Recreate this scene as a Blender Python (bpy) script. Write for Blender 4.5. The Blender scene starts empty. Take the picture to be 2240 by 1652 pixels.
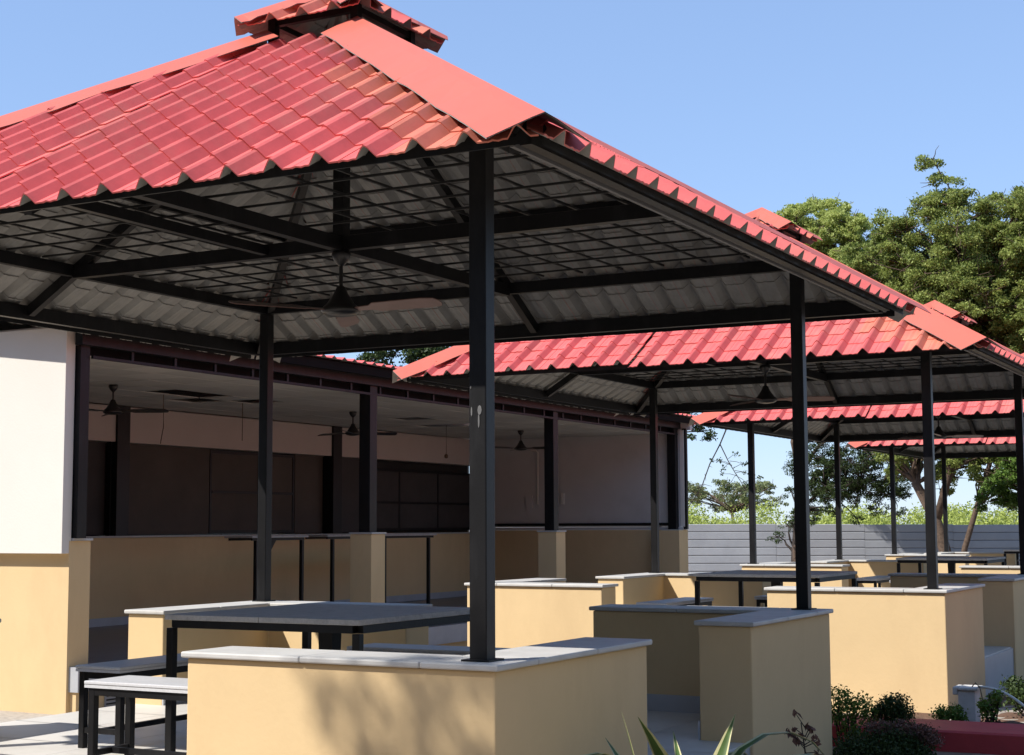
import bpy, math, random
import numpy as np
from mathutils import Vector, Matrix

random.seed(7); RNG = np.random.default_rng(7)
scene = bpy.context.scene
COL = scene.collection

# ------------------------------------------------------------------ camera
CAM = Vector((5.3201, -7.7618, 1.226))
YAW, PIT, ROL, FPX = -0.4904, 0.0956, -0.0043, 3398.58
fw = Vector((math.sin(YAW)*math.cos(PIT), math.cos(YAW)*math.cos(PIT), math.sin(PIT)))
rt = Vector((math.cos(YAW), -math.sin(YAW), 0)); up = rt.cross(fw)
r2 = rt*math.cos(ROL) + up*math.sin(ROL); u2 = up*math.cos(ROL) - rt*math.sin(ROL)
cd = bpy.data.cameras.new('camera'); cam = bpy.data.objects.new('camera', cd); COL.objects.link(cam)
m = Matrix((r2, u2, -fw)).transposed().to_4x4(); m.translation = CAM
cam.matrix_world = m
cd.sensor_width = 36.0; cd.sensor_fit = 'HORIZONTAL'; cd.lens = FPX/2240*36.0
cd.clip_start = 0.1; cd.clip_end = 2000
scene.camera = cam
scene.render.resolution_x, scene.render.resolution_y = 1024, 755

# ------------------------------------------------------------------ sky, sun, exposure
SUN = Vector((-0.56, -0.72, 1.0)).normalized()          # towards the sun
EL = math.asin(SUN.z); AZ = math.atan2(SUN.x, SUN.y)
w = bpy.data.worlds.new('World'); scene.world = w; w.use_nodes = True
nt = w.node_tree; nt.nodes.clear()
sky = nt.nodes.new('ShaderNodeTexSky'); sky.sky_type = 'NISHITA'; sky.sun_disc = False
sky.sun_elevation = EL; sky.sun_rotation = AZ
sky.altitude = 0; sky.air_density = 1.0; sky.dust_density = 0.0; sky.ozone_density = 5.0
bg = nt.nodes.new('ShaderNodeBackground'); bg.inputs[1].default_value = 0.146
out = nt.nodes.new('ShaderNodeOutputWorld')
gm = nt.nodes.new('ShaderNodeGamma'); gm.inputs[1].default_value = 0.5      # soft, even clear-day sky
tint = nt.nodes.new('ShaderNodeMixRGB'); tint.blend_type = 'MULTIPLY'; tint.inputs[0].default_value = 1.0; tint.inputs[2].default_value = (1.44, 1.69, 2.16, 1)
nt.links.new(sky.outputs[0], gm.inputs[0]); nt.links.new(gm.outputs[0], tint.inputs[1])
nt.links.new(tint.outputs[0], bg.inputs[0]); nt.links.new(bg.outputs[0], out.inputs[0])
sl = bpy.data.lights.new('sun', 'SUN'); sl.energy = 5.0; sl.angle = math.radians(0.53); sl.color = (1.0, 0.95, 0.88)
so = bpy.data.objects.new('sun', sl); COL.objects.link(so)
so.rotation_euler = SUN.to_track_quat('Z', 'Y').to_euler(); so.location = (-10, -12, 20)
vs = scene.view_settings
vs.view_transform = 'Standard'; vs.look = 'None'; vs.exposure = 0.45; vs.gamma = 1.0; vs.use_curve_mapping = False

# ------------------------------------------------------------------ materials
def newmat(name):
    mt = bpy.data.materials.new(name); mt.use_nodes = True
    n = mt.node_tree; return mt, n, n.nodes['Principled BSDF']
def mat(name, col, rough=0.7, var=0.12, scale=3.0, bump=0.0, bscale=40.0, metal=0.0, spec=0.3, rand=0.0, stain=None, coords='Object'):
    mt, n, b = newmat(name)
    b.inputs['Roughness'].default_value = rough; b.inputs['Metallic'].default_value = metal
    b.inputs['Specular IOR Level'].default_value = spec
    tc = n.nodes.new('ShaderNodeTexCoord')
    if coords == 'World':
        geo = n.nodes.new('ShaderNodeNewGeometry'); src = geo.outputs['Position']
    else:
        src = tc.outputs['Object']
    nz = n.nodes.new('ShaderNodeTexNoise'); nz.inputs['Scale'].default_value = scale; nz.inputs['Detail'].default_value = 6
    nz.inputs['Roughness'].default_value = 0.65
    n.links.new(src, nz.inputs['Vector'])
    rp = n.nodes.new('ShaderNodeValToRGB')
    c = np.array(col)
    rp.color_ramp.elements[0].position = 0.3; rp.color_ramp.elements[1].position = 0.7
    rp.color_ramp.elements[0].color = (*np.clip(c*(1-var), 0, 1), 1); rp.color_ramp.elements[1].color = (*np.clip(c*(1+var), 0, 1), 1)
    n.links.new(nz.outputs['Fac'], rp.inputs['Fac'])
    cur = rp.outputs['Color']
    if stain:
        n2 = n.nodes.new('ShaderNodeTexNoise'); n2.inputs['Scale'].default_value = stain[2]; n2.inputs['Detail'].default_value = 8; n2.inputs['Roughness'].default_value = 0.7
        mp = n.nodes.new('ShaderNodeMapping'); mp.inputs['Scale'].default_value = stain[3] if len(stain) > 3 else (1, 1, 1); mp.inputs['Location'].default_value = (3.1, 7.7, 1.3)
        n.links.new(src, mp.inputs['Vector']); n.links.new(mp.outputs[0], n2.inputs['Vector'])
        r3 = n.nodes.new('ShaderNodeValToRGB'); r3.color_ramp.elements[0].position = 0.5; r3.color_ramp.elements[1].position = 0.72
        r3.color_ramp.elements[1].color = (stain[1],)*3 + (1,)
        r3.color_ramp.elements[0].color = (0, 0, 0, 1)
        mx = n.nodes.new('ShaderNodeMixRGB'); mx.inputs[2].default_value = (*stain[0], 1)
        n.links.new(n2.outputs['Fac'], r3.inputs['Fac']); n.links.new(r3.outputs['Color'], mx.inputs[0]); n.links.new(cur, mx.inputs[1]); cur = mx.outputs[0]
    if rand:
        oi = n.nodes.new('ShaderNodeObjectInfo'); mr = n.nodes.new('ShaderNodeMapRange')
        mr.inputs['To Min'].default_value = 1-rand; mr.inputs['To Max'].default_value = 1+rand
        hv = n.nodes.new('ShaderNodeHueSaturation'); n.links.new(oi.outputs['Random'], mr.inputs['Value'])
        n.links.new(mr.outputs[0], hv.inputs['Value']); n.links.new(cur, hv.inputs['Color']); cur = hv.outputs['Color']
    n.links.new(cur, b.inputs['Base Color'])
    if bump:
        n3 = n.nodes.new('ShaderNodeTexNoise'); n3.inputs['Scale'].default_value = bscale; n3.inputs['Detail'].default_value = 5
        bp = n.nodes.new('ShaderNodeBump'); bp.inputs['Strength'].default_value = bump; bp.inputs['Distance'].default_value = 0.01
        n.links.new(src, n3.inputs['Vector']); n.links.new(n3.outputs['Fac'], bp.inputs['Height']); n.links.new(bp.outputs[0], b.inputs['Normal'])
    return mt
def leafmat(name, c1, c2, trans=0.3, scale=1.2):
    mt, n, b = newmat(name)
    geo = n.nodes.new('ShaderNodeNewGeometry')
    nz = n.nodes.new('ShaderNodeTexNoise'); nz.inputs['Scale'].default_value = scale; nz.inputs['Detail'].default_value = 3
    n.links.new(geo.outputs['Position'], nz.inputs['Vector'])
    ad = n.nodes.new('ShaderNodeMath'); ad.operation = 'MULTIPLY_ADD'; ad.inputs[1].default_value = 0.5; 
    n.links.new(geo.outputs['Random Per Island'], ad.inputs[0]); 
    sc = n.nodes.new('ShaderNodeMath'); sc.operation = 'MULTIPLY'; sc.inputs[1].default_value = 0.5
    n.links.new(nz.outputs['Fac'], sc.inputs[0]); n.links.new(sc.outputs[0], ad.inputs[2])
    rp = n.nodes.new('ShaderNodeValToRGB'); rp.color_ramp.elements[0].position = 0.2; rp.color_ramp.elements[1].position = 0.85
    rp.color_ramp.elements[0].color = (*c1, 1); rp.color_ramp.elements[1].color = (*c2, 1)
    n.links.new(ad.outputs[0], rp.inputs['Fac'])
    b.inputs['Roughness'].default_value = 0.55; b.inputs['Specular IOR Level'].default_value = 0.3
    n.links.new(rp.outputs[0], b.inputs['Base Color'])
    tr = n.nodes.new('ShaderNodeBsdfTranslucent'); mx = n.nodes.new('ShaderNodeMixShader'); mx.inputs[0].default_value = trans
    n.links.new(rp.outputs[0], tr.inputs['Color'])
    o = n.nodes['Material Output']
    n.links.new(b.outputs[0], mx.inputs[1]); n.links.new(tr.outputs[0], mx.inputs[2]); n.links.new(mx.outputs[0], o.inputs[0])
    return mt

M = {}
M['tile'] = mat('red_roof_tile', (0.63, 0.128, 0.120), 0.55, 0.14, 4, 0.08, 120, spec=0.3, rand=0.03, stain=((0.56, 0.22, 0.17), 0.75, 1.1), coords='World')
M['tile_faded'] = mat('faded_orange_roof_tile', (0.60, 0.185, 0.125), 0.6, 0.12, 5, 0.08, 120, spec=0.25, rand=0.06, stain=((0.62, 0.12, 0.115), 0.6, 3), coords='World')
M['tile_worn'] = mat('dusty_roof_tile', (0.56, 0.135, 0.125), 0.65, 0.16, 5, 0.08, 120, spec=0.2, rand=0.06, stain=((0.5, 0.2, 0.16), 0.7, 2.5), coords='World')
M['tile_under'] = mat('roof_sheet_underside', (0.30, 0.295, 0.275), 0.65, 0.14, 5, coords='World', stain=((0.2, 0.19, 0.17), 0.5, 4))
M['hip'] = mat('salmon_hip_sheet', (0.56, 0.132, 0.09), 0.5, 0.04, 2, 0.0, spec=0.3, stain=((0.50, 0.14, 0.105), 0.55, 1.5), coords='World')
M['steel'] = mat('black_painted_steel', (0.0065, 0.0063, 0.007), 0.45, 0.25, 5, 0.06, 60, spec=0.28, stain=((0.03, 0.03, 0.031), 0.4, 7, (1, 1, 0.25)))
M['galv'] = mat('grey_galvanised_pipe', (0.13, 0.13, 0.132), 0.5, 0.1, 6, spec=0.4, coords='World')
M['bench'] = mat('pale_bench_stone', (0.55, 0.55, 0.56), 0.35, 0.08, 60, spec=0.4, stain=((0.42, 0.42, 0.42), 0.5, 9))
M['galv_pale'] = mat('white_paint_drip', (0.13, 0.13, 0.13), 0.6, 0.2, 30)
M['rod'] = mat('dark_ceiling_rod', (0.018, 0.018, 0.018), 0.55, 0.2, 8)
M['yellow'] = mat('cream_yellow_plaster', (0.685, 0.505, 0.28), 0.85, 0.04, 1.3, 0.10, 35, spec=0.15, stain=((0.56, 0.40, 0.22), 0.42, 1.3, (1, 1, 0.4)), coords='World')
M['cap'] = mat('pale_stone_coping', (0.50, 0.49, 0.465), 0.5, 0.09, 7, 0.05, 60, spec=0.35, rand=0.05, stain=((0.45, 0.44, 0.42), 0.5, 5), coords='World')
M['skirt'] = mat('grey_skirting_tile', (0.42, 0.43, 0.45), 0.35, 0.08, 4, spec=0.4, coords='World')
M['floor'] = mat('pale_floor_tile', (0.58, 0.56, 0.52), 0.45, 0.07, 2.5, 0.03, 30, spec=0.4, stain=((0.42, 0.38, 0.33), 0.5, 1.6), coords='World', rand=0.05)
M['granite'] = mat('grey_granite', (0.45, 0.43, 0.405), 0.6, 0.14, 90, spec=0.2, stain=((0.2, 0.2, 0.2), 0.6, 14))
M['white'] = mat('white_wall_paint', (0.72, 0.685, 0.62), 0.8, 0.02, 1.2, 0.12, 45, spec=0.15, stain=((0.74, 0.69, 0.62), 0.35, 0.9, (1, 1, 0.35)), coords='World')
M['beige'] = mat('beige_interior_paint', (0.52, 0.44, 0.40), 0.85, 0.04, 1.5, 0.1, 40, coords='World', stain=((0.44, 0.37, 0.33), 0.4, 1.0))
M['grey_wall'] = mat('pale_grey_interior_paint', (0.57, 0.555, 0.545), 0.85, 0.04, 1.5, 0.1, 40, coords='World', stain=((0.42, 0.40, 0.38), 0.5, 0.8))
M['ceil'] = mat('ceiling_panel_white', (0.56, 0.54, 0.50), 0.9, 0.05, 3, 0.1, 80, rand=0.08, coords='World')
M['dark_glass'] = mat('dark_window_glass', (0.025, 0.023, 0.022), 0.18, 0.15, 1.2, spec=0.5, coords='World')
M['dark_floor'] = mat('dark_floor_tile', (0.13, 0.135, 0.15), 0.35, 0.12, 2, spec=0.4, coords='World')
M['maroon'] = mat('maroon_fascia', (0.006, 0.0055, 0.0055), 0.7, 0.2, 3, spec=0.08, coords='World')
M['fan'] = mat('black_fan_enamel', (0.015, 0.014, 0.014), 0.35, 0.1, 6, spec=0.5)
M['blade'] = mat('brown_fan_blade', (0.22, 0.13, 0.11), 0.35, 0.15, 6, spec=0.5)
M['fence'] = mat('grey_sheet_fence', (0.34, 0.35, 0.37), 0.5, 0.07, 1.5, metal=0.0, spec=0.4, rand=0.06, coords='World', stain=((0.45, 0.46, 0.47), 0.45, 0.7))
M['kerb'] = mat('red_painted_kerb', (0.46, 0.055, 0.06), 0.6, 0.12, 4, 0.15, 60, coords='World', stain=((0.26, 0.05, 0.05), 0.6, 3))
M['soil'] = mat('brown_soil', (0.13, 0.075, 0.05), 0.95, 0.35, 9, 0.8, 30, coords='World')
M['concrete'] = mat('white_concrete', (0.6, 0.58, 0.55), 0.85, 0.12, 6, 0.3, 60, stain=((0.35, 0.33, 0.3), 0.6, 5))
M['hose'] = mat('white_plastic_hose', (0.62, 0.62, 0.56), 0.4, 0.1, 6, spec=0.5)
M['wire'] = mat('brown_wire', (0.12, 0.08, 0.05), 0.6, 0.1, 6)
M['bark'] = mat('brown_bark', (0.10, 0.068, 0.048), 0.9, 0.4, 14, 0.8, 40, coords='World')
M['bark_dark'] = mat('dark_bark', (0.045, 0.036, 0.03), 0.9, 0.4, 14, 0.6, 40, coords='World')
M['leaf_light'] = leafmat('light_green_leaves', (0.27, 0.33, 0.065), (0.62, 0.68, 0.24), 0.5)
M['leaf_mid'] = leafmat('mid_green_leaves', (0.10, 0.15, 0.028), (0.46, 0.52, 0.15), 0.45)
M['leaf_dark'] = leafmat('dark_green_leaves', (0.018, 0.034, 0.010), (0.065, 0.10, 0.022), 0.25)
M['leaf_scrub'] = leafmat('yellow_green_scrub', (0.24, 0.30, 0.055), (0.52, 0.58, 0.15), 0.3, 0.5)
M['leaf_far'] = leafmat('haze_toned_leaves', (0.14, 0.17, 0.07), (0.33, 0.37, 0.17), 0.3, 0.8)  # distance haze is mixed into these leaf colours
M['leaf_bush'] = leafmat('bush_leaves', (0.022, 0.042, 0.014), (0.085, 0.13, 0.035), 0.25, 8)
M['leaf_dry'] = leafmat('dry_brown_leaves', (0.10, 0.05, 0.04), (0.28, 0.15, 0.11), 0.2, 8)
M['leaf_fresh'] = leafmat('fresh_green_leaves', (0.06, 0.12, 0.02), (0.20, 0.32, 0.06), 0.3, 8)
M['strap'] = mat('strap_leaf_green', (0.07, 0.12, 0.03), 0.4, 0.3, 9, spec=0.4)
M['strap_edge'] = mat('strap_leaf_cream', (0.50, 0.47, 0.24), 0.45, 0.15, 9, spec=0.4)

# ground material: sandy soil with paler worn concrete
def ground_mat():
    mt, n, b = newmat('ground_concrete_and_soil')
    g = n.nodes.new('ShaderNodeNewGeometry')
    a = n.nodes.new('ShaderNodeTexNoise'); a.inputs['Scale'].default_value = 0.45; a.inputs['Detail'].default_value = 7
    c = n.nodes.new('ShaderNodeTexNoise'); c.inputs['Scale'].default_value = 18; c.inputs['Detail'].default_value = 8
    n.links.new(g.outputs['Position'], a.inputs['Vector']); n.links.new(g.outputs['Position'], c.inputs['Vector'])
    r = n.nodes.new('ShaderNodeValToRGB'); r.color_ramp.elements[0].position = 0.38; r.color_ramp.elements[1].position = 0.6
    r.color_ramp.elements[0].color = (0.22, 0.155, 0.11, 1); r.color_ramp.elements[1].color = (0.36, 0.325, 0.28, 1)
    n.links.new(a.outputs['Fac'], r.inputs['Fac'])
    mx = n.nodes.new('ShaderNodeMixRGB'); mx.blend_type = 'OVERLAY'; mx.inputs[0].default_value = 0.5
    n.links.new(r.outputs[0], mx.inputs[1]); n.links.new(c.outputs['Fac'], mx.inputs[2]); n.links.new(mx.outputs[0], b.inputs['Base Color'])
    bp = n.nodes.new('ShaderNodeBump'); bp.inputs['Strength'].default_value = 0.5; bp.inputs['Distance'].default_value = 0.02
    n.links.new(c.outputs['Fac'], bp.inputs['Height']); n.links.new(bp.outputs[0], b.inputs['Normal']); b.inputs['Roughness'].default_value = 0.95
    return mt
M['ground'] = ground_mat()

# ------------------------------------------------------------------ mesh helpers
class MB:
    def __init__(s): s.v = []; s.f = []; s.m = []
    def quad(s, pts, mi=0):
        k = len(s.v); s.v += [tuple(p) for p in pts]; s.f.append(tuple(range(k, k+len(pts)))); s.m.append(mi)
    def box(s, a, b, mi=0):
        x0, y0, z0 = a; x1, y1, z1 = b; k = len(s.v)
        s.v += [(x0, y0, z0), (x1, y0, z0), (x1, y1, z0), (x0, y1, z0), (x0, y0, z1), (x1, y0, z1), (x1, y1, z1), (x0, y1, z1)]
        for q in ((0, 3, 2, 1), (4, 5, 6, 7), (0, 1, 5, 4), (1, 2, 6, 5), (2, 3, 7, 6), (3, 0, 4, 7)):
            s.f.append(tuple(k+i for i in q)); s.m.append(mi)
    def beam(s, p, q, w, h, mi=0, upv=(0, 0, 1)):
        p, q = Vector(p), Vector(q); d = (q-p).normalized(); u = Vector(upv)
        sd = d.cross(u); 
        if sd.length < 1e-4: sd = d.cross(Vector((0, 1, 0)))
        sd.normalize(); u = sd.cross(d).normalized(); k = len(s.v)
        for c in (p, q):
            for a, b in ((-1, -1), (1, -1), (1, 1), (-1, 1)): s.v.append(tuple(c + sd*a*w/2 + u*b*h/2))
        for qd in ((0, 1, 2, 3), (7, 6, 5, 4), (0, 4, 5, 1), (1, 5, 6, 2), (2, 6, 7, 3), (3, 7, 4, 0)):
            s.f.append(tuple(k+i for i in qd)); s.m.append(mi)
    def tube(s, pts, rad, n=7, mi=0, cap=True):
        pts = [Vector(p) for p in pts]; rad = rad if hasattr(rad, '__len__') else [rad]*len(pts)
        k = len(s.v); L = len(pts)
        for i, p in enumerate(pts):
            d = (pts[min(i+1, L-1)] - pts[max(i-1, 0)]).normalized()
            a = d.cross(Vector((0, 0, 1)));
            if a.length < 1e-3: a = Vector((1, 0, 0))
            a.normalize(); b = d.cross(a).normalized()
            for j in range(n):
                t = 2*math.pi*j/n; s.v.append(tuple(p + (a*math.cos(t)+b*math.sin(t))*rad[i]))
        for i in range(L-1):
            for j in range(n):
                s.f.append((k+i*n+j, k+i*n+(j+1) % n, k+(i+1)*n+(j+1) % n, k+(i+1)*n+j)); s.m.append(mi)
        if cap:
            s.f.append(tuple(k+j for j in range(n))[::-1]); s.m.append(mi)
            s.f.append(tuple(k+(L-1)*n+j for j in range(n))); s.m.append(mi)
    def lathe(s, prof, c=(0, 0, 0), n=16, mi=0):
        k = len(s.v); L = len(prof)
        for r, z in prof:
            for j in range(n):
                t = 2*math.pi*j/n; s.v.append((c[0]+r*math.cos(t), c[1]+r*math.sin(t), c[2]+z))
        for i in range(L-1):
            for j in range(n):
                s.f.append((k+i*n+j, k+i*n+(j+1) % n, k+(i+1)*n+(j+1) % n, k+(i+1)*n+j)); s.m.append(mi)
        s.f.append(tuple(k+j for j in range(n))[::-1]); s.m.append(mi)
        s.f.append(tuple(k+(L-1)*n+j for j in range(n))); s.m.append(mi)
    def prism(s, poly, z0, z1, mi=0):
        k = len(s.v); n = len(poly)
        s.v += [(x, y, z0) for x, y in poly] + [(x, y, z1) for x, y in poly]
        s.f.append(tuple(k+i for i in range(n))[::-1]); s.m.append(mi); s.f.append(tuple(k+n+i for i in range(n))); s.m.append(mi)
        for i in range(n):
            j = (i+1) % n; s.f.append((k+i, k+j, k+n+j, k+n+i)); s.m.append(mi)
    def mesh(s, name, mats):
        me = bpy.data.meshes.new(name); me.from_pydata(s.v, [], s.f)
        for x in (mats if isinstance(mats, (list, tuple)) else [mats]): me.materials.append(x)
        me.polygons.foreach_set('material_index', s.m); me.update(); return me
def link(name, me, parent=None):
    o = bpy.data.objects.new(name, me); COL.objects.link(o); o.parent = parent; return o
def bevel(o, wd=0.006, seg=2):
    md = o.modifiers.new('bevel', 'BEVEL'); md.width = wd; md.segments = seg; md.limit_method = 'ANGLE'; md.angle_limit = math.radians(40)
def build(mb, name, mats, parent=None, bev=0, smooth=False):
    o = link(name, mb.mesh(name, mats), parent)
    if bev: bevel(o, bev)
    if smooth:
        for p in o.data.polygons: p.use_smooth = True
    return o
def boxo(name, a, b, mt, parent=None, bev=0):
    mb = MB(); mb.box(a, b); return build(mb, name, mt, parent, bev)
def tag(o, label, cat, group=None, kind=None):
    if label: o['label'] = label
    if cat: o['category'] = cat
    if group: o['group'] = group
    if kind: o['kind'] = kind
    return o
def thing(name, loc, label, cat, group=None, rz=0):
    o = bpy.data.objects.new(name, None); COL.objects.link(o); o.location = loc; o.rotation_euler = (0, 0, rz); o.empty_display_size = 0.2
    return tag(o, label, cat, group)
KIDS = {}
def kids(o): return [c for c in bpy.data.objects if c.parent == o]
def copy_tree(o, cache, parent=None):
    c = o.copy(); COL.objects.link(c); c.parent = parent
    for ch in cache.get(o.name, []): copy_tree(ch, cache, c)
    return c
def child_cache():
    d = {}
    for o in bpy.data.objects:
        if o.parent: d.setdefault(o.parent.name, []).append(o)
    return d

# ------------------------------------------------------------------ ground (setting)
def gz(x, y):
    t = min(1, max(0, (2.3-x)/8.1)); z = -0.35 - 0.27*t
    if y > 18: z -= min(0.15, (y-18)*0.02)
    return z
def ground():
    xs = np.unique(np.concatenate([np.linspace(-700, -40, 12), np.linspace(-40, 40, 81), np.linspace(40, 700, 12)]))
    ys = np.unique(np.concatenate([np.linspace(-60, -12, 6), np.linspace(-12, 50, 90), np.linspace(50, 900, 16)]))
    mb = MB()
    for y in ys:
        for x in xs: mb.v.append((x, y, gz(x, y) + (0.012*math.sin(x*2.1+y*1.3)*math.sin(y*1.7-x) if abs(x) < 30 else 0)))
    nx = len(xs)
    for j in range(len(ys)-1):
        for i in range(nx-1): mb.f.append((j*nx+i, j*nx+i+1, (j+1)*nx+i+1, (j+1)*nx+i)); mb.m.append(0)
    o = build(mb, 'ground', M['ground'], smooth=True); tag(o, None, None, kind='structure')
ground()

# ------------------------------------------------------------------ gazebos
S, T, W = 2.18, 2.146, 2.795        # half column spans, half eave
ZE, SL = 2.645, 0.6                 # eave height, roof slope (rise / run)
TH = math.atan(SL); CT, ST = math.cos(TH), math.sin(TH)
PITCH, COURSE = 0.2236, 0.217       # tile width and visible course
HP = 0.68                           # parapet height
PROF = [(0, 0.000), (0.10, 0.005), (0.20, 0.000), (0.30, 0.004), (0.38, 0.003), (0.54, 0.042), (0.60, 0.052), (0.66, 0.044), (0.80, 0.002), (1.0, 0.000)]
def hprof(u):
    for (a, ha), (b, hb) in zip(PROF, PROF[1:]):
        if a <= u <= b: return ha + (hb-ha)*(u-a)/(b-a)
    return 0.0
def tile_mesh(mb, x0, v0, wlim, vend, zeave, off=(0, 0, 0)):
    """one roof tile on the front slope; x0 left edge, v0 distance up the slope; clipped by the hips |x| <= wlim - y"""
    L = min(COURSE + 0.045, vend - v0 + 0.005)
    if L < 0.05: return False
    rows = []
    for k, v in enumerate((v0, v0+L)):
        yh = v*CT; lim = max(0.0, wlim - yh - 0.01)
        row = []
        for u, h in PROF:
            x = x0 + u*PITCH; xc = min(max(x, -lim), lim); hh = hprof((xc-x0)/PITCH) if 0 <= (xc-x0)/PITCH <= 1 else 0.002
            hh += 0.011 if k == 0 else 0.001
            row.append((xc, yh, hh, v))
        rows.append(row)
    if max(r[-1][0]-r[0][0] for r in rows) < 0.03: return False
    k0 = len(mb.v); n = len(PROF)
    for thick in (0.0, 0.007):
        for row in rows:
            for x, yh, h, v in row:
                hh = h - thick
                mb.v.append((x-off[0], -wlim + yh - hh*ST - off[1], zeave + v*ST + hh*CT - off[2]))
    a, b, c, d = k0, k0+n, k0+2*n, k0+3*n
    for i in range(n-1):
        mb.f.append((a+i, a+i+1, b+i+1, b+i)); mb.m.append(0)
        mb.f.append((c+i, d+i, d+i+1, c+i+1)); mb.m.append(1)
        mb.f.append((c+i, c+i+1, a+i+1, a+i)); mb.m.append(0)
    for i in range(n-1): mb.f.append((b+i, b+i+1, d+i+1, d+i)); mb.m.append(1)
    mb.f.append((a, b, d, c)); mb.m.append(0); mb.f.append((a+n-1, c+n-1, d+n-1, b+n-1)); mb.m.append(0)
    return True
TILES = [M['tile'], M['tile_under']]
def slope_tiles(parent, r, indiv, wlim, ztop_b, zeave, name, cache, joined):
    """tiles of slope r (0 front, 1 right, 2 back, 3 left)"""
    vend = (wlim - ztop_b)/CT; ncourse = int(math.ceil(vend/COURSE)); nt_ = int(math.ceil(2*wlim/PITCH))
    xst = -nt_*PITCH/2
    for i in range(ncourse):
        v0 = i*COURSE
        for j in range(nt_):
            x0 = xst + j*PITCH
            if x0 + PITCH < -(wlim - v0*CT) or x0 > (wlim - v0*CT): continue
            if indiv(i):
                key = (name, i, j)
                inner = (abs(x0) < wlim-(v0+COURSE)*CT-0.3 and abs(x0+PITCH) < wlim-(v0+COURSE)*CT-0.3 and v0+COURSE+0.03 < vend)
                if inner: key = (name, 'inner')
                if key not in cache:
                    mb = MB(); off = (x0 if inner else 0, (v0*CT if inner else 0), (v0*ST if inner else 0))
                    if not tile_mesh(mb, x0, v0, wlim, vend, zeave, off): cache[key] = None; continue
                    cache[key] = mb.mesh(name, TILES)
                if cache[key] is None: continue
                o = link(name, cache[key], parent)
                lift = 0.026 if (r == 0 and name == 'roof_tile' and x0 < -0.50) else 0.0
                jz = random.uniform(-0.0015, 0.0015)
                loc = Vector((x0, v0*CT, v0*ST)) if inner else Vector((0, 0, 0))
                loc += Vector((0, -ST, CT))*(lift+jz)
                alt = None
                if r == 0 and name == 'roof_tile':
                    q_ = wlim - v0*CT - x0
                    if q_ < 0.55+0.5*random.random() and i < 8: alt = M['tile_faded']
                    elif random.random() < 0.06: alt = M['tile_worn']
                elif name == 'cupola_tile' and random.random() < 0.4: alt = M['tile_faded']
                if alt: o.material_slots[0].link = 'OBJECT'; o.material_slots[0].material = alt
                o.rotation_euler = (0, 0, r*math.pi/2); o.location = Matrix.Rotation(r*math.pi/2, 3, 'Z') @ loc
            else:
                mb = MB()
                if tile_mesh(mb, x0, v0, wlim, vend, zeave):
                    k = len(joined.v); ca, sa = round(math.cos(r*math.pi/2)), round(math.sin(r*math.pi/2))
                    joined.v += [(x*ca-y*sa, x*sa+y*ca, z) for x, y, z in mb.v]
                    joined.f += [tuple(k+i2 for i2 in f) for f in mb.f]; joined.m += mb.m
def hip_cap(parent, r, b0, b1, wlim, zeave, wing, lift, name):
    """folded sheet over the hip at the right end of slope 0, turned by r quarter turns"""
    def P(b): return Vector((b, -b, zeave + SL*(wlim-b)))
    d = (P(b1)-P(b0)).normalized()
    wings = []
    for nrm, inward in ((Vector((0, -ST, CT)), Vector((-1, 0, 0))), (Vector((ST, 0, CT)), Vector((0, 1, 0)))):
        e = nrm.cross(d).normalized()
        if e.dot(inward) < 0: e = -e
        wings.append((nrm, e))
    mb = MB(); up_ = Vector((0, 0, lift))
    N = 14
    for th in (0, -0.004):
        for k in range(N+1):
            c = P(b0 + (b1-b0)*k/N) + up_ + Vector((0, 0, th))
            wob = 0.005*math.sin(k*1.7+r)+0.003*math.sin(k*3.9)
            for q in (0, 1, 2, 3, 4):
                if q == 2: p = c + Vector((0, 0, 0.006))
                else:
                    nrm, e = wings[0 if q < 2 else 1]; t = (1.0 if q in (0, 4) else 0.22)
                    p = c + e*wing*t + nrm*((wob-0.020) if q in (0, 4) else 0.002+wob*0.3)
                mb.v.append(tuple(p))
    n = 5; half = (N+1)*n
    for k in range(N):
        for q in range(4):
            a = k*n+q; mb.f.append((a, a+1, a+n+1, a+n)); mb.m.append(0)
            a += half; mb.f.append((a, a+n, a+n+1, a+1)); mb.m.append(1)
    o = build(mb, name, [M['hip'], M['tile_under']], parent); o.rotation_euler = (0, 0, r*math.pi/2)
    return o

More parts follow.
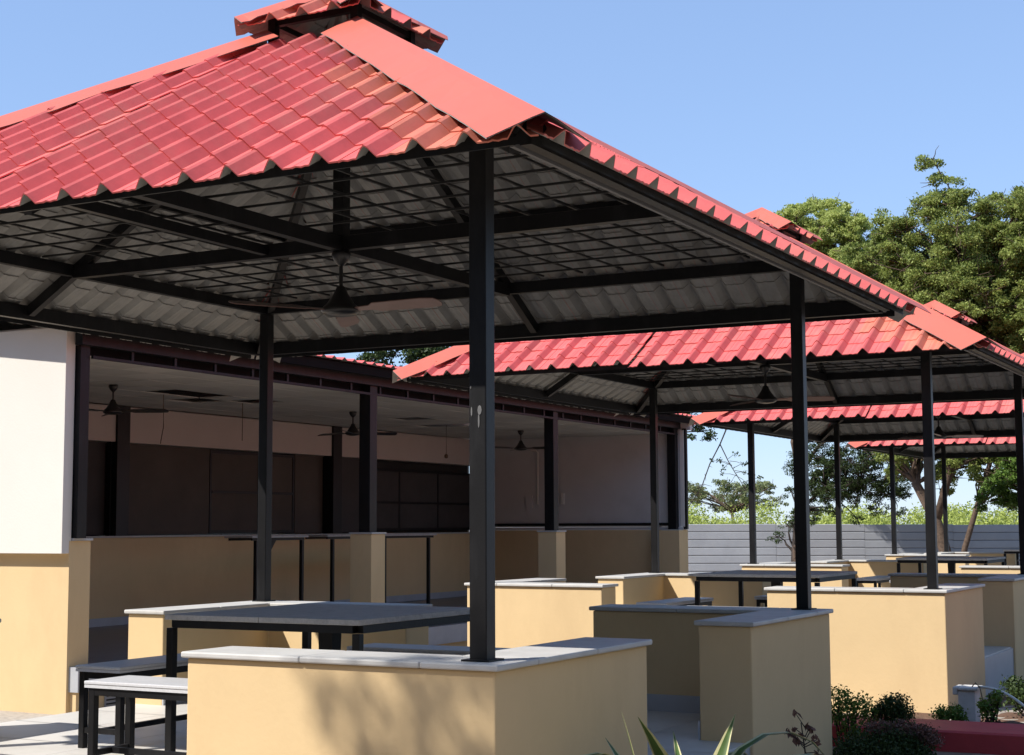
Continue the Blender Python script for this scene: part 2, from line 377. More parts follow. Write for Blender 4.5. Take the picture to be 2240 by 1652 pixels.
def make_gazebo(label):
    g = thing('gazebo', (0, 0, 0), label, 'gazebo', 'red roofed gazebos standing in a row')
    # floor slab with tiles
    boxo('plinth', (-2.29, -2.25, -0.9), (2.29, 2.25, -0.012), M['skirt'], g)
    ft = MB(); ft.box((-0.2975, -0.2975, -0.02), (0.2975, 0.2975, 0)); fme = ft.mesh('floor_tile', M['floor'])
    n = 7; st = 4.55/n
    fx = MB(); fx.box((-st/2+0.002, -st/2+0.002, -0.02), (st/2-0.002, st/2-0.002, 0)); fme = fx.mesh('floor_tile', M['floor'])
    for i in range(n):
        for j in range(n):
            o = link('floor_tile', fme, g); o.location = (-2.275+st*(i+0.5), (-2.275+st*(j+0.5))*0.98, 0)
    # parapets: one L at every corner
    wo, wi, end = 0.13, 0.19, 0.75
    for sx in (1, -1):
        for sy in (-1, 1):
            hp = HP - (0.028 if (sx, sy) == (-1, 1) else 0)
            xo, yo, xi, yi = S+wo, T+wo, S-wi, T-wi
            ey = 0.78 if (sx, sy) == (-1, -1) else end; ex = 0.86 if (sx, sy) == (-1, -1) else end
            poly = [(xo, yo), (ex, yo), (ex, yi), (xi, yi), (xi, ey), (xo, ey)]
            poly = [(x*sx, y*sy) for x, y in poly]
            if sx*sy < 0: poly = poly[::-1]
            mb = MB(); mb.prism(poly, -0.95, hp-0.029)
            pw = build(mb, 'parapet_wall', M['yellow'], g, 0.008)
            # coping slabs (sub-parts): two on each leg, one on the corner
            ov = 0.022
            def slab(x0, x1, y0, y1):
                a = (min(x0*sx, x1*sx), min(y0*sy, y1*sy), hp-0.027); b = (max(x0*sx, x1*sx), max(y0*sy, y1*sy), hp)
                o = boxo('coping', a, b, M['cap'], pw, 0.007)
                return o
            xm = (xi+end)/2; ym = (yi+end)/2; gp = 0.001
            slab(xi-ov+gp, xo+ov, yi-ov+gp, yo+ov)
            slab(xm+gp, xi-ov-gp, yi-ov, yo+ov); slab(ex-ov, xm-gp, yi-ov, yo+ov)
            slab(xi-ov, xo+ov, ym+gp, yi-ov-gp); slab(xi-ov, xo+ov, ey-ov, ym-gp)
            # grey skirting inside
            sk = MB()
            sk.box((min(ex*sx, (xi)*sx), min(yi*sy, (yi-0.012)*sy), 0.001), (max(ex*sx, xi*sx), max(yi*sy, (yi-0.012)*sy), 0.11))
            sk.box((min(xi*sx, (xi-0.012)*sx), min(ey*sy, (yi-0.013)*sy), 0.001), (max(xi*sx, (xi-0.012)*sx), max(ey*sy, (yi-0.013)*sy), 0.11))
            build(sk, 'skirting', M['skirt'], pw)
            # column
            c = 0.04
            col = MB(); col.box((S*sx-c, T*sy-c, hp-0.002), (S*sx+c, T*sy+c, 3.0)); co = build(col, 'column', M['steel'], g, 0.005)
            bp = MB(); bp.box((S*sx-0.065, T*sy-0.065, hp), (S*sx+0.065, T*sy+0.065, hp+0.008)); build(bp, 'base_plate', M['steel'], co)
    # ring beam at column heads, eave beams, ties, king post, rafters
    zr = 2.955
    for a, b in (((-S, -T), (S, -T)), ((-S, T), (S, T))):
        mb = MB(); mb.beam((a[0]+0.042, a[1], zr), (b[0]-0.042, b[1], zr), 0.05, 0.08); build(mb, 'ring_beam', M['steel'], g)
    for sx in (-1, 1):
        mb = MB(); mb.beam((sx*S, -T+0.042, zr), (sx*S, T-0.042, zr), 0.05, 0.08); build(mb, 'ring_beam', M['steel'], g)
    e = 2.60; ze = 2.70
    mb = MB(); mb.beam((-e-0.025, e, ze), (e+0.025, e, ze), 0.05, 0.095); build(mb, 'eave_beam', M['steel'], g)
    mb = MB(); mb.beam((-e-0.025, -2.70, 2.672), (e+0.025, -2.70, 2.672), 0.04, 0.03); build(mb, 'eave_rail', M['steel'], g)
    for sgn in (-1, 1):
        if sgn < 0:
            mb = MB(); mb.beam((sgn*e, -2.66, ze), (sgn*e, e-0.027, ze), 0.05, 0.095); build(mb, 'eave_beam', M['steel'], g)
        else:
            mb = MB(); mb.beam((2.66, -2.66, 2.688), (2.66, e-0.027, 2.688), 0.05, 0.055); build(mb, 'eave_beam', M['steel'], g)
            mb = MB(); mb.beam((2.60, -2.66, 2.668), (2.60, e-0.027, 2.668), 0.018, 0.018); build(mb, 'eave_pipe', M['galv'], g)
    mb = MB(); mb.beam((-S+0.027, 0, 2.945), (S-0.027, 0, 2.945), 0.06, 0.085); build(mb, 'tie_beam', M['steel'], g)
    mb = MB(); mb.beam((0, -T+0.027, 2.94), (0, -0.032, 2.94), 0.06, 0.085); mb.beam((0, 0.032, 2.94), (0, T-0.027, 2.94), 0.06, 0.085); build(mb, 'tie_beam', M['steel'], g)
    mb = MB(); mb.beam((-0.55, -T+0.027, 2.948), (-0.55, -0.034, 2.948), 0.045, 0.06); build(mb, 'tie_beam', M['steel'], g)
    mb = MB(); mb.beam((0, 0, 2.99), (0, 0, 4.25), 0.075, 0.075); build(mb, 'king_post', M['steel'], g)
    def zroof(b): return ZE + SL*(W-b)
    for k in range(4):
        dx, dy = ((0, -1), (1, 0), (0, 1), (-1, 0))[k]
        mb = MB(); mb.beam((dx*(e-0.03), dy*(e-0.03), zroof(e-0.03)-0.075), (dx*0.1, dy*0.1, zroof(0.1)-0.075), 0.05, 0.07); build(mb, 'rafter', M['steel'], g)
        hx, hy = ((1, -1), (1, 1), (-1, 1), (-1, -1))[k]
        mb = MB(); mb.beam((hx*(e-0.03), hy*(e-0.03), zroof(e-0.03)-0.085), (hx*0.1, hy*0.1, zroof(0.1)-0.085), 0.05, 0.075); build(mb, 'hip_rafter', M['steel'], g)
    # purlins hidden above the rods: one per slope at mid height
    for b in (1.55, 0.8):
        for k in range(4):
            mb = MB(); mb.beam((-b, -b, zroof(b)-0.03), (b, -b, zroof(b)-0.03), 0.035, 0.035); o = build(mb, 'purlin', M['steel'], g); o.rotation_euler = (0, 0, k*math.pi/2)
    # ceiling grid of rods
    y = -1.87
    k = 0
    while y < 1.95:
        if abs(y) > 0.06:
            mb = MB(); mb.beam((-S+0.03, y, 3.004), (S-0.03, y, 3.004), 0.0125, 0.0125); o = build(mb, 'ceiling_rod', M['rod'], g)
            mb = MB(); mb.beam((y, -T+0.03, 3.021), (y, T-0.03, 3.021), 0.0125, 0.0125); o = build(mb, 'ceiling_rod', M['rod'], g)
        y += 0.311
    # roof
    cache = {}; joined = MB()
    slope_tiles(g, 0, lambda i: True, W, 0.34, ZE, 'roof_tile', cache, joined)
    slope_tiles(g, 2, lambda i: i < 2, W, 0.34, ZE, 'roof_tile', cache, joined)
    slope_tiles(g, 3, lambda i: i < 2, W, 0.34, ZE, 'roof_tile', cache, joined)
    slope_tiles(g, 1, lambda i: False, W, 0.34, ZE, 'roof_tile', cache, joined)
    tag(build(joined, 'roof_tiling', TILES, g), None, None, kind='stuff')
    # black strip behind the tile crests, standing in for shade in their openings
    fl = MB(); yy = 0.055; xs_ = []
    nt_ = int(math.ceil(2*W/PITCH)); x_ = -nt_*PITCH/2
    for j in range(nt_):
        for u, h in PROF[:-1]:
            xx = x_+j*PITCH+u*PITCH
            if abs(xx) < W-yy-0.03: xs_.append((xx, h))
    for xx, h in xs_: fl.v += [(xx, -W+yy, ZE+yy*SL-0.035), (xx, -W+yy, ZE+yy*SL+h*1.1-0.006)]
    for q in range(len(xs_)-1): fl.f.append((2*q, 2*q+2, 2*q+3, 2*q+1)); fl.m.append(0)
    fme_ = fl.mesh('eave_shade_strip', M['steel'])
    for k in range(4): o = link('eave_shade_strip', fme_, g); o.rotation_euler = (0, 0, k*math.pi/2)
    for k in range(4):
        hip_cap(g, k, W+0.03, 0.33, W, ZE, 0.235, 0.112 if k == 3 else 0.094, 'hip_cap')
    # cupola
    cw, cz = 0.45, 4.235
    for k in range(4):
        hx, hy = ((1, -1), (1, 1), (-1, 1), (-1, -1))[k]
        mb = MB(); mb.beam((hx*0.30, hy*0.30, 4.0), (hx*0.30, hy*0.30, 4.31), 0.05, 0.05); build(mb, 'cupola_post', M['steel'], g)
        mb = MB(); mb.beam((-0.27, -0.30, 4.28), (0.27, -0.30, 4.28), 0.035, 0.035); o = build(mb, 'cupola_beam', M['steel'], g); o.rotation_euler = (0, 0, k*math.pi/2)
        slope_tiles(g, k, lambda i: True, cw, 0.02, cz, 'cupola_tile', cache, joined)
        hip_cap(g, k, cw+0.02, 0.0, cw, cz, 0.15, 0.078, 'cupola_hip_cap')
    return g
G1 = make_gazebo('nearest and largest red roofed gazebo, its tall black front column in mid picture')
cc = child_cache()
PY, PX = 7.822, 0.0156
GAZ = [G1]
for i, lab in ((1, 'second gazebo behind the nearest one, red front slope seen through its columns'),
               (2, 'third gazebo of the row, only a thin red eave strip showing'),
               (3, 'farthest gazebo of the row, thinnest red eave in front of the trees')):
    g = copy_tree(G1, cc); g.location = (PX*i, PY*i, 0); g['label'] = lab; GAZ.append(g)

mb = MB()
for (u, z, rx, rz) in ((0.012, 1.705, 0.010, 0.020), (0.008, 1.66, 0.004, 0.03), (-0.026, 1.70, 0.004, 0.02), (-0.03, 1.80, 0.003, 0.006)):
    k0 = len(mb.v); mb.v += [(S+u+rx*math.cos(t), -T-0.0425, z+rz*math.sin(t)) for t in np.linspace(0, 2*math.pi, 9)[:-1]]; mb.f.append(tuple(range(k0, k0+8))); mb.m.append(0)
tag(build(mb, 'paint_splash', M['galv_pale'], G1), 'white paint splash', None)
# ------------------------------------------------------------------ furniture
def make_table(label):
    t = thing('table', (0, 0, 0), label, 'table', 'stone topped tables in the gazebos')
    w2, d2, h = 0.64, 0.66, 0.755
    for x0, x1 in ((-w2, -0.001), (0.001, w2)): boxo('table_top', (x0, -d2, h-0.03), (x1, d2, h), M['granite'], t, 0.004)
    ap = MB(); a, b = w2-0.03, d2-0.03
    ap.beam((-a+0.02, -b, h-0.052), (a-0.02, -b, h-0.052), 0.04, 0.04); ap.beam((-a+0.02, b, h-0.052), (a-0.02, b, h-0.052), 0.04, 0.04)
    ap.beam((-a, -b+0.02, h-0.052), (-a, b-0.02, h-0.052), 0.04, 0.04); ap.beam((a, -b+0.02, h-0.052), (a, b-0.02, h-0.052), 0.04, 0.04)
    build(ap, 'frame', M['steel'], t)
    for sx in (-1, 1):
        for sy in (-1, 1): boxo('leg', (sx*a-0.022, sy*b-0.022, 0), (sx*a+0.022, sy*b+0.022, h-0.074), M['steel'], t, 0.003)
    mb = MB()
    k = len(mb.v); tw, bw = 0.048, 0.032
    mb.prism([(-0.17, -0.05), (0.17, -0.05), (0.17, 0.05), (-0.17, 0.05)], h-0.075, h-0.034)
    mb.v += [(-tw, -tw, h-0.077), (tw, -tw, h-0.077), (tw, tw, h-0.077), (-tw, tw, h-0.077), (-bw, -bw, 0), (bw, -bw, 0), (bw, bw, 0), (-bw, bw, 0)]
    k += 8
    for f in ((0, 1, 2, 3), (4, 7, 6, 5), (0, 4, 5, 1), (1, 5, 6, 2), (2, 6, 7, 3), (3, 7, 4, 0)): mb.f.append(tuple(k+i for i in f)); mb.m.append(0)
    build(mb, 'pedestal', M['steel'], t)
    return t
def make_bench(label):
    t = thing('bench', (0, 0, 0), label, 'bench', 'stone topped benches round the tables')
    L, w_, h = 0.66, 0.165, 0.46
    boxo('seat', (-L, -w_, h-0.017), (L, w_, h), M['bench'], t, 0.004)
    boxo('seat_underlay', (-L+0.002, -w_+0.002, h-0.034), (L-0.002, w_-0.002, h-0.019), M['bench'], t)
    fr = MB(); a, b = L-0.04, w_-0.03
    fr.beam((-a+0.02, -b, h-0.054), (a-0.02, -b, h-0.054), 0.035, 0.036); fr.beam((-a+0.02, b, h-0.054), (a-0.02, b, h-0.054), 0.035, 0.036)
    fr.beam((-a, -b+0.02, h-0.054), (-a, b-0.02, h-0.054), 0.035, 0.036); fr.beam((a, -b+0.02, h-0.054), (a, b-0.02, h-0.054), 0.035, 0.036)
    build(fr, 'frame', M['steel'], t)
    for sx in (-1, 1):
        for sy in (-1, 1): boxo('leg', (sx*a-0.019, sy*b-0.019, 0), (sx*a+0.019, sy*b+0.019, h-0.036), M['steel'], t, 0.003)
    st = MB(); st.beam((-a, -b+0.02, 0.10), (-a, b-0.02, 0.10), 0.025, 0.03); st.beam((a, -b+0.02, 0.10), (a, b-0.02, 0.10), 0.025, 0.03)
    st.beam((-a+0.014, 0, 0.10), (a-0.014, 0, 0.10), 0.025, 0.03); build(st, 'stretcher', M['steel'], t)
    return t
T1 = make_table('x'); B1 = make_bench('x'); fc = child_cache()
order = ('nearest', 'second', 'third', 'farthest'); used_t = used_b = False
BL = {'left': (-0.86, -0.45, math.pi/2), 'front': (0.32, -1.60, 0), 'back': (0.25, 0.85, 0), 'right': (1.22, -0.35, math.pi/2)}
BTXT = {'left': 'on the dining hall side of', 'front': 'on the camera side of', 'back': 'behind', 'right': 'on the right of'}
for i, nm in enumerate(order):
    ox, oy = PX*i, PY*i
    t = T1 if i == 0 else copy_tree(T1, fc)
    t.location = (0.22+ox, -0.41+oy, 0.0); t['label'] = 'grey stone table on black legs under the %s gazebo' % nm
    if i > 2: continue
    for k, (bx_, by_, rz) in BL.items():
        if i == 0 and k == 'left': b = B1
        else: b = copy_tree(B1, fc)
        b.location = (bx_+ox, by_+oy, 0.0); b.rotation_euler = (0, 0, rz)
        b['label'] = 'low grey bench %s the table in the %s gazebo' % (BTXT[k], nm)
# ceiling fans
def make_fan(label, ztop, drop, loc, rz, group, blade_mat):
    f = thing('ceiling_fan', (loc[0], loc[1], ztop), label, 'ceiling fan', group, rz)
    mb = MB(); mb.lathe([(0.055, 0), (0.06, -0.02), (0.045, -0.055), (0.018, -0.085), (0.012, -0.09)], n=14); build(mb, 'canopy', M['fan'], f, smooth=True)
    mb = MB(); mb.lathe([(0.012, -0.088), (0.012, -drop+0.16)], n=8); build(mb, 'down_rod', M['fan'], f)
    mb = MB(); mb.lathe([(0.012, -drop+0.162), (0.028, -drop+0.15), (0.045, -drop+0.11), (0.085, -drop+0.05), (0.118, -drop+0.02), (0.122, -drop), (0.09, -drop-0.02), (0.03, -drop-0.03)], n=18); build(mb, 'motor', M['fan'], f, smooth=True)
    for k in range(3):
        mb = MB(); z = -drop+0.012
        prof = [(0.10, 0.02), (0.22, 0.028), (0.26, 0.055), (0.60, 0.062), (0.69, 0.05), (0.71, 0.02)]
        for i, (r, hw) in enumerate(prof):
            for s_ in (-1, 1):
                for th in (0.0, -0.005): mb.v.append((r, s_*hw, z - s_*hw*0.30 + th + 0.004*math.sin(r*4)))
        for i in range(len(prof)-1):
            a, b = i*4, (i+1)*4
            for q in ((a, a+2, b+2, b), (a+1, b+1, b+3, a+3), (a, b, b+1, a+1), (a+2, a+3, b+3, b+2)): mb.f.append(q); mb.m.append(0)
        mb.f.append((0, 1, 3, 2)); mb.m.append(0); n = (len(prof)-1)*4; mb.f.append((n, n+2, n+3, n+1)); mb.m.append(0)
        o = build(mb, 'blade', blade_mat, f); o.rotation_euler = (0, 0, k*2*math.pi/3)
    return f
for i, nm in ((0, 'nearest'), (1, 'second'), (2, 'third')):
    make_fan('black ceiling fan hanging in the middle of the %s gazebo' % nm, 2.897, 0.37, (PX*i, PY*i), -0.02+0.35*i, 'fans under the gazebo roofs', M['blade'])

# ------------------------------------------------------------------ dining hall (left building)
BX, XB = -5.99, -10.19
hall = thing('dining_hall', (BX, 3.95, -0.62), 'long open fronted cream dining hall with black columns left of the gazebos', 'building')
hall_off = Vector((BX, 3.95, -0.62))
def hb(name, a, b, mt, parent=None, bev=0):
    o = boxo(name, Vector(a)-hall_off, Vector(b)-hall_off, mt, parent or hall, bev); return o
FZ = -0.15
hb('plinth', (-10.6, 4.02, -1.2), (-5.90, 20.4, -0.40), M['yellow'])
hb('floor_edge', (-10.58, 4.0, -0.398), (-5.86, 20.38, FZ-0.003), M['skirt'])
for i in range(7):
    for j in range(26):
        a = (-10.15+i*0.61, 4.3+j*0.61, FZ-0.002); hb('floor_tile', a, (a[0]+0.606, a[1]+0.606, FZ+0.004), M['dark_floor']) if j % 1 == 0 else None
# front left white panel on yellow dado
hb('white_panel', (-10.6, 3.87, 0.975), (-5.99, 4.00, 3.26), M['white'], bev=0.004)
dw = hb('dado_wall', (-10.6, 3.97, -1.1), (-5.985, 4.27, 1.10), M['yellow'])
hb('coping', (-6.20, 4.003, 1.102), (-5.965, 4.285, 1.125), M['cap'], dw)
# columns on pedestals
for k, y in enumerate((4.10, 9.39, 14.76, 19.95)):
    if k:
        pd = hb('pedestal', (BX-0.165, y-0.165, FZ), (BX+0.165, y+0.165, 1.135), M['yellow'], bev=0.006)
        hb('pedestal_cap', (BX-0.178, y-0.178, 1.137), (BX+0.178, y+0.178, 1.158), M['cap'], pd)
        hb('column', (BX-0.085, y-0.085, 1.159), (BX+0.085, y+0.085, 3.08), M['steel'], bev=0.004)
    else:
        hb('column', (BX-0.05, y-0.085, 1.127), (BX+0.06, y+0.045, 3.08), M['steel'])
hb('column', (BX+0.17, 20.0, 1.16), (BX+0.25, 20.08, 3.08), M['steel'])
# eave truss, fascia
hb('truss_rail', (BX+0.06, 4.16, 2.955), (BX+0.09, 20.25, 2.985), M['steel'])
y = 4.75
while y < 20.2:
    hb('truss_strut', (BX+0.06, y-0.018, 2.986), (BX+0.09, y+0.018, 3.078), M['steel']); y += 0.685
hb('gap_shade_board', (BX-0.06, 4.19, 2.999), (BX-0.03, 20.2, 3.26), M['maroon'])  # board added behind the truss, its dark tone standing in for shade
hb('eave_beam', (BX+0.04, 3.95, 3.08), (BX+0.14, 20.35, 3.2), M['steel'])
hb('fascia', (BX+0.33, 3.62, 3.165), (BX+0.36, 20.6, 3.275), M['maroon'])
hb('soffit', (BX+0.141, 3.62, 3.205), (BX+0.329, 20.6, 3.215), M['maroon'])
def hall_roof():
    mb = MB(); ny = int((20.7-3.5)/0.056); rows = [(-5.56, 0), (-5.80, 1), (-5.805, 1), (-6.10, 2), (-7.0, 3), (-10.9, 4)]
    for th in (0, -0.006):
        for x, q in rows:
            for j in range(ny+1):
                ph = (j*0.25) % 1.0
                mb.v.append((x, 3.5+j*0.056, 3.285 + (-5.56-x)*0.12 + 0.034*max(0, math.cos(2*math.pi*ph))**1.5 + (0.012 if q in (0, ) else 0) + th))
    n = ny+1; half = len(rows)*n
    for i in range(len(rows)-1):
        for j in range(ny):
            a = i*n+j; mb.f.append((a, a+1, a+n+1, a+n)[::-1]); mb.m.append(0)
            a += half; mb.f.append((a, a+1, a+n+1, a+n)); mb.m.append(1)
    for j in range(ny): mb.f.append((j, j+1, half+j+1, half+j)); mb.m.append(0)
    mb.v = [tuple(Vector(v)-hall_off) for v in mb.v]
    o = build(mb, 'roof', TILES, hall)
hall_roof()
hb('rear_parapet', (-10.75, 3.9, 2.9), (-10.63, 20.4, 4.0), M['beige'])
hb('gable', (-10.6, 4.02, 3.262), (-6.1, 4.14, 3.30), M['white'])
hb('far_gable', (-10.6, 20.02, 3.052), (-5.66, 20.14, 3.27), M['grey_wall'])
# ceiling panels
missing = {(3, 6), (3, 7), (2, 8), (3, 9), (3, 16), (2, 19), (3, 19)}
cm = MB(); cm.box((0.006, 0.006, 0), (0.584, 0.584, 0.012)); cme = cm.mesh('ceiling_panel', M['ceil'])
for i in range(7):
    for j in range(27):
        if (i, j) in missing: continue
        o = link('ceiling_panel', cme, hall); o.location = Vector((-10.15+i*0.59, 4.12+j*0.59, 2.985+random.uniform(0, .003)))-hall_off
for i in (): hb('ceiling_runner', (-10.15+i*0.59-0.012, 4.12, 2.972), (-10.15+i*0.59+0.012, 20.0, 2.983), M['ceil'])
# header, rear wall and windows
hb('header_beam', (-10.42, 4.30, 2.46), (XB+0.03, 19.98, 2.97), M['beige'])
bd = hb('rear_dado', (-10.45, 4.30, FZ), (XB+0.05, 19.98, 1.09), M['yellow'])
hb('dado_coping', (-10.40, 4.30, 1.092), (XB+0.09, 19.98, 1.115), M['cap'], bd)
hb('skirting', (XB+0.052, 4.30, FZ+0.005), (XB+0.064, 19.98, FZ+0.12), M['skirt'], bd)
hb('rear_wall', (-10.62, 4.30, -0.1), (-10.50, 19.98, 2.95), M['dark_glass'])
def window(y0, y1, ym, zm, z0=1.14, z1=2.44, pm=None):
    wd = hb('window', (-10.36, y0, z0), (-10.33, y0+0.045, z1), M['steel'])
    for a, b in (((-10.36, y1-0.045, z0), (-10.33, y1, z1)), ((-10.36, y0+0.046, z0), (-10.33, y1-0.046, z0+0.045)), ((-10.36, y0+0.046, z1-0.045), (-10.33, y1-0.046, z1))):
        hb('frame', a, b, M['steel'], wd)
    for q in ym: hb('mullion', (-10.358, q-0.022, z0+0.046), (-10.332, q+0.022, z1-0.046), M['steel'], wd)
    for q in zm: hb('transom', (-10.341, y0+0.05, q-0.02), (-10.322, y1-0.05, q+0.02), M['steel'], wd)
    cuts = [y0+0.045] + list(ym) + [y1-0.045]
    for a, b in zip(cuts, cuts[1:]): hb('pane', (-10.350, a+0.001, z0+0.046), (-10.342, b-0.001, z1-0.046), pm or M['pane'], wd)
M['pane'] = mat('tinted_window_pane', (0.085, 0.07, 0.058), 0.6, 0.15, 1.5, spec=0.15, coords='World')
M['pane2'] = mat('grey_window_pane', (0.062, 0.055, 0.053), 0.6, 0.15, 1.5, spec=0.15, coords='World')
hb('panel', (-10.36, 4.4, 1.13), (-10.33, 9.15, 2.455), M['pane2'])
hb('panel', (-10.36, 9.45, 1.13), (-10.33, 11.48, 2.455), M['pane'])
window(11.5, 13.72, [12.75], [1.79], z1=2.44)
hb('panel', (-10.36, 13.74, 1.13), (-10.33, 14.55, 2.455), M['pane'])
hb('door', (-10.36, 14.85, FZ+1.28), (-10.33, 15.9, 2.455), M['pane2'])
window(15.95, 19.8, [17.06, 18.47], [1.68], z0=1.16, z1=2.30, pm=M['pane2'])
for y in (9.3, 14.70): hb('rear_column', (XB-0.13, y-0.13, 1.117), (XB+0.07, y+0.13, 2.975), M['steel'])
hb('pipe', (XB+0.10, 8.98, 1.12), (XB+0.12, 9.0, 2.45), M['maroon'])
# far end wall
hb('end_wall', (-10.45, 20.0, 1.21), (-5.86, 20.16, 3.05), M['grey_wall'])
ed = hb('end_dado', (-10.46, 19.97, FZ), (-5.80, 20.19, 1.15), M['yellow'])
hb('dado_band', (-10.46, 19.975, 1.152), (-5.81, 20.185, 1.205), M['grey_wall'], ed)
hb('rail', (-10.40, 19.93, 1.235), (-6.09, 19.965, 1.285), M['steel'])
hb('wall_edge', (-5.858, 19.98, 1.21), (-5.78, 20.17, 3.05), M['white'])
hb('corner_pier', (-6.35, 19.72, FZ), (-5.79, 19.965, 1.14), M['yellow'])
pc = MB(); pc.tube([Vector(p)-hall_off for p in ((-9.06, 19.97, 2.74), (-8.95, 19.97, 2.74), (-8.91, 19.97, 2.70), (-8.91, 19.97, 1.66))], 0.018, 8); build(pc, 'conduit', M['white'], hall)
hb('switch_box', (-9.18, 19.96, 1.60), (-9.04, 19.998, 1.84), M['grey_wall']); hb('switch_box', (-8.39, 19.96, 1.66), (-8.33, 19.998, 1.88), M['white'])
# vent in plinth and cable box
gr = hb('vent', (-5.898, 4.42, -0.66), (-5.88, 4.60, -0.44), M['fence'])
for q in range(5): hb('louvre', (-5.879, 4.43, -0.64+q*0.04), (-5.872, 4.59, -0.625+q*0.04), M['steel'], gr)
for k, (y, rz, txt) in enumerate(((6.74, 0.35, 'leftmost'), (12.0, 0.9, 'middle'), (17.5, 0.2, 'farthest'))):
    make_fan('%s of the three black fans under the dining hall ceiling' % txt, 2.984, 0.34, (-7.99, y), rz, 'fans under the dining hall ceiling', M['fan'])
# hanging wires
for pts, lab, bulb in (([(-8.4, 8.14, 2.984), (-8.42, 8.17, 2.8), (-8.4, 8.15, 2.55), (-8.36, 8.05, 2.33)], 'curved loose wire hanging near the leftmost hall fan', False),
                 ([(-8.4, 9.82, 2.984), (-8.4, 9.82, 2.45)], 'straight thin wire hanging in front of the beige beam', False),
                 ([(-8.4, 15.5, 2.984), (-8.4, 15.5, 2.5), (-8.4, 15.49, 2.47)], 'short wire with a dark lamp holder at its end', True)):
    p0 = Vector(pts[0]); t = thing('hanging_wire', p0, lab, 'wire', 'wires hanging from the hall ceiling')
    mb = MB(); mb.tube([Vector(p)-p0 for p in pts], 0.006, 6); build(mb, 'cord', M['wire'], t)
    if bulb:
        mb = MB(); mb.lathe([(0.012, -0.50), (0.032, -0.52), (0.032, -0.56), (0.02, -0.575)], n=10); build(mb, 'lamp_holder', M['wire'], t)
# bar counters
def bar_table(loc, length, label, legs, tri):
    t = thing('bar_table', loc, label, 'table', 'high tables inside the dining hall')
    boxo('table_top', (-0.25, 0, 1.225), (0.25, length, 1.255), M['granite'], t, 0.004)
    mb = MB(); mb.beam((-0.2, 0.05, 1.205), (-0.2, length-0.05, 1.205), 0.03, 0.036); mb.beam((0.2, 0.05, 1.205), (0.2, length-0.05, 1.205), 0.03, 0.036); build(mb, 'frame', M['steel'], t)
    for y in legs:
        for x in (0.2,): boxo('leg', (x-0.025, y-0.025, 0), (x+0.025, y+0.025, 1.186), M['steel'], t)
    if tri:
        mb = MB(); mb.v += [(0.18, tri, 1.186), (0.18, tri+0.35, 1.186), (0.18, tri+0.08, 0.86), (0.15, tri, 1.186), (0.15, tri+0.35, 1.186), (0.15, tri+0.08, 0.86)]
        mb.f += [(0, 2, 1), (3, 4, 5), (0, 1, 4, 3), (1, 2, 5, 4), (2, 0, 3, 5)]; mb.m += [0]*5; build(mb, 'bracket', M['steel'], t)
bar_table((-8.55, 9.95, FZ+0.004), 1.35, 'high table with pale top and bracket, left of the hall pillar', (0.15, 1.25), 0.3)
bar_table((-8.9, 12.3, FZ+0.004), 3.3, 'long high table with dark top running behind the hall pillar', (0.2, 1.7, 3.1), None)

# ------------------------------------------------------------------ fence
fd = Vector((7.95, 4.3, 0)).normalized(); fo = Vector((-10.4, 31.7, 0)); fn = Vector((fd.y, -fd.x, 0))
fence = thing('fence', fo, 'grey horizontal sheet fence behind the farthest gazebo', 'fence', rz=math.atan2(fd.y, fd.x))
for seg in range(-3, 9):
    x0 = seg*2.4
    tip = 0.0
    for r in range(9):
        z0 = 1.265 - 0.06*max(0, min(1, seg/4)) - 0.213*(r+1)
        mb = MB(); mb.v += [(x0+0.004, 0, z0+0.008), (x0+2.396, 0, z0+0.008), (x0+2.396, -0.012, z0+0.03), (x0+0.004, -0.012, z0+0.03), (x0+2.396, -0.012, z0+0.2), (x0+0.004, -0.012, z0+0.2), (x0+2.396, 0.004, z0+0.212), (x0+0.004, 0.004, z0+0.212),
                            (x0+0.004, 0.02, z0+0.008), (x0+2.396, 0.02, z0+0.008), (x0+2.396, 0.02, z0+0.212), (x0+0.004, 0.02, z0+0.212)]
        mb.f += [(0, 1, 2, 3), (3, 2, 4, 5), (5, 4, 6, 7), (7, 6, 10, 11), (9, 8, 11, 10), (1, 0, 8, 9)]; mb.m += [0]*6
        build(mb, 'panel', M['fence'], fence)
    boxo('joint_shade_sheet', (x0+0.001, 0.022, -0.75), (x0+2.399, 0.028, 1.2 - 0.06*max(0, min(1, seg/4))), M['steel'], fence)  # dark sheet added so the panel joints look like shaded recesses
    boxo('post', (x0-0.03, 0.03, -1.1), (x0+0.03, 0.09, 1.2), M['steel'], fence)

# ------------------------------------------------------------------ planter, box, hose
pl = thing('planter', (3.0, 4.3, -0.35), 'red painted raised kerb round a soil bed at lower right', 'planter')
path = [(-1.25, -0.90), (-0.6, -0.885), (-0.2, -0.875)]
path += [(0.3, -0.87), (0.62, -0.84)]
for k in range(9):
    t = math.radians(-85+85*k/8); path.append((0.66+0.42*math.cos(t), -0.42+0.42*math.sin(t)))
path += [(1.08, 0.6), (1.08, 3.0)]
mb = MB(); n = len(path); wk = 0.52
for i in range(n):
    a = Vector(path[max(i-1, 0)]); b = Vector(path[min(i+1, n-1)]); d = (b-a).normalized(); nr = Vector((-d.y, d.x)); c = Vector(path[i])
    for off, z in ((0, -0.25), (0.0, 0.128), (0.014, 0.142), (wk-0.015, 0.152), (wk, 0.14), (wk, 0.02)): q = c + nr*off; mb.v.append((q.x, q.y, z))
for i in range(n-1):
    for k in range(5): mb.f.append((i*6+k, (i+1)*6+k, (i+1)*6+k+1, i*6+k+1)); mb.m.append(0)
build(mb, 'kerb', M['kerb'], pl)
mb = MB(); gx, gy = 22, 40
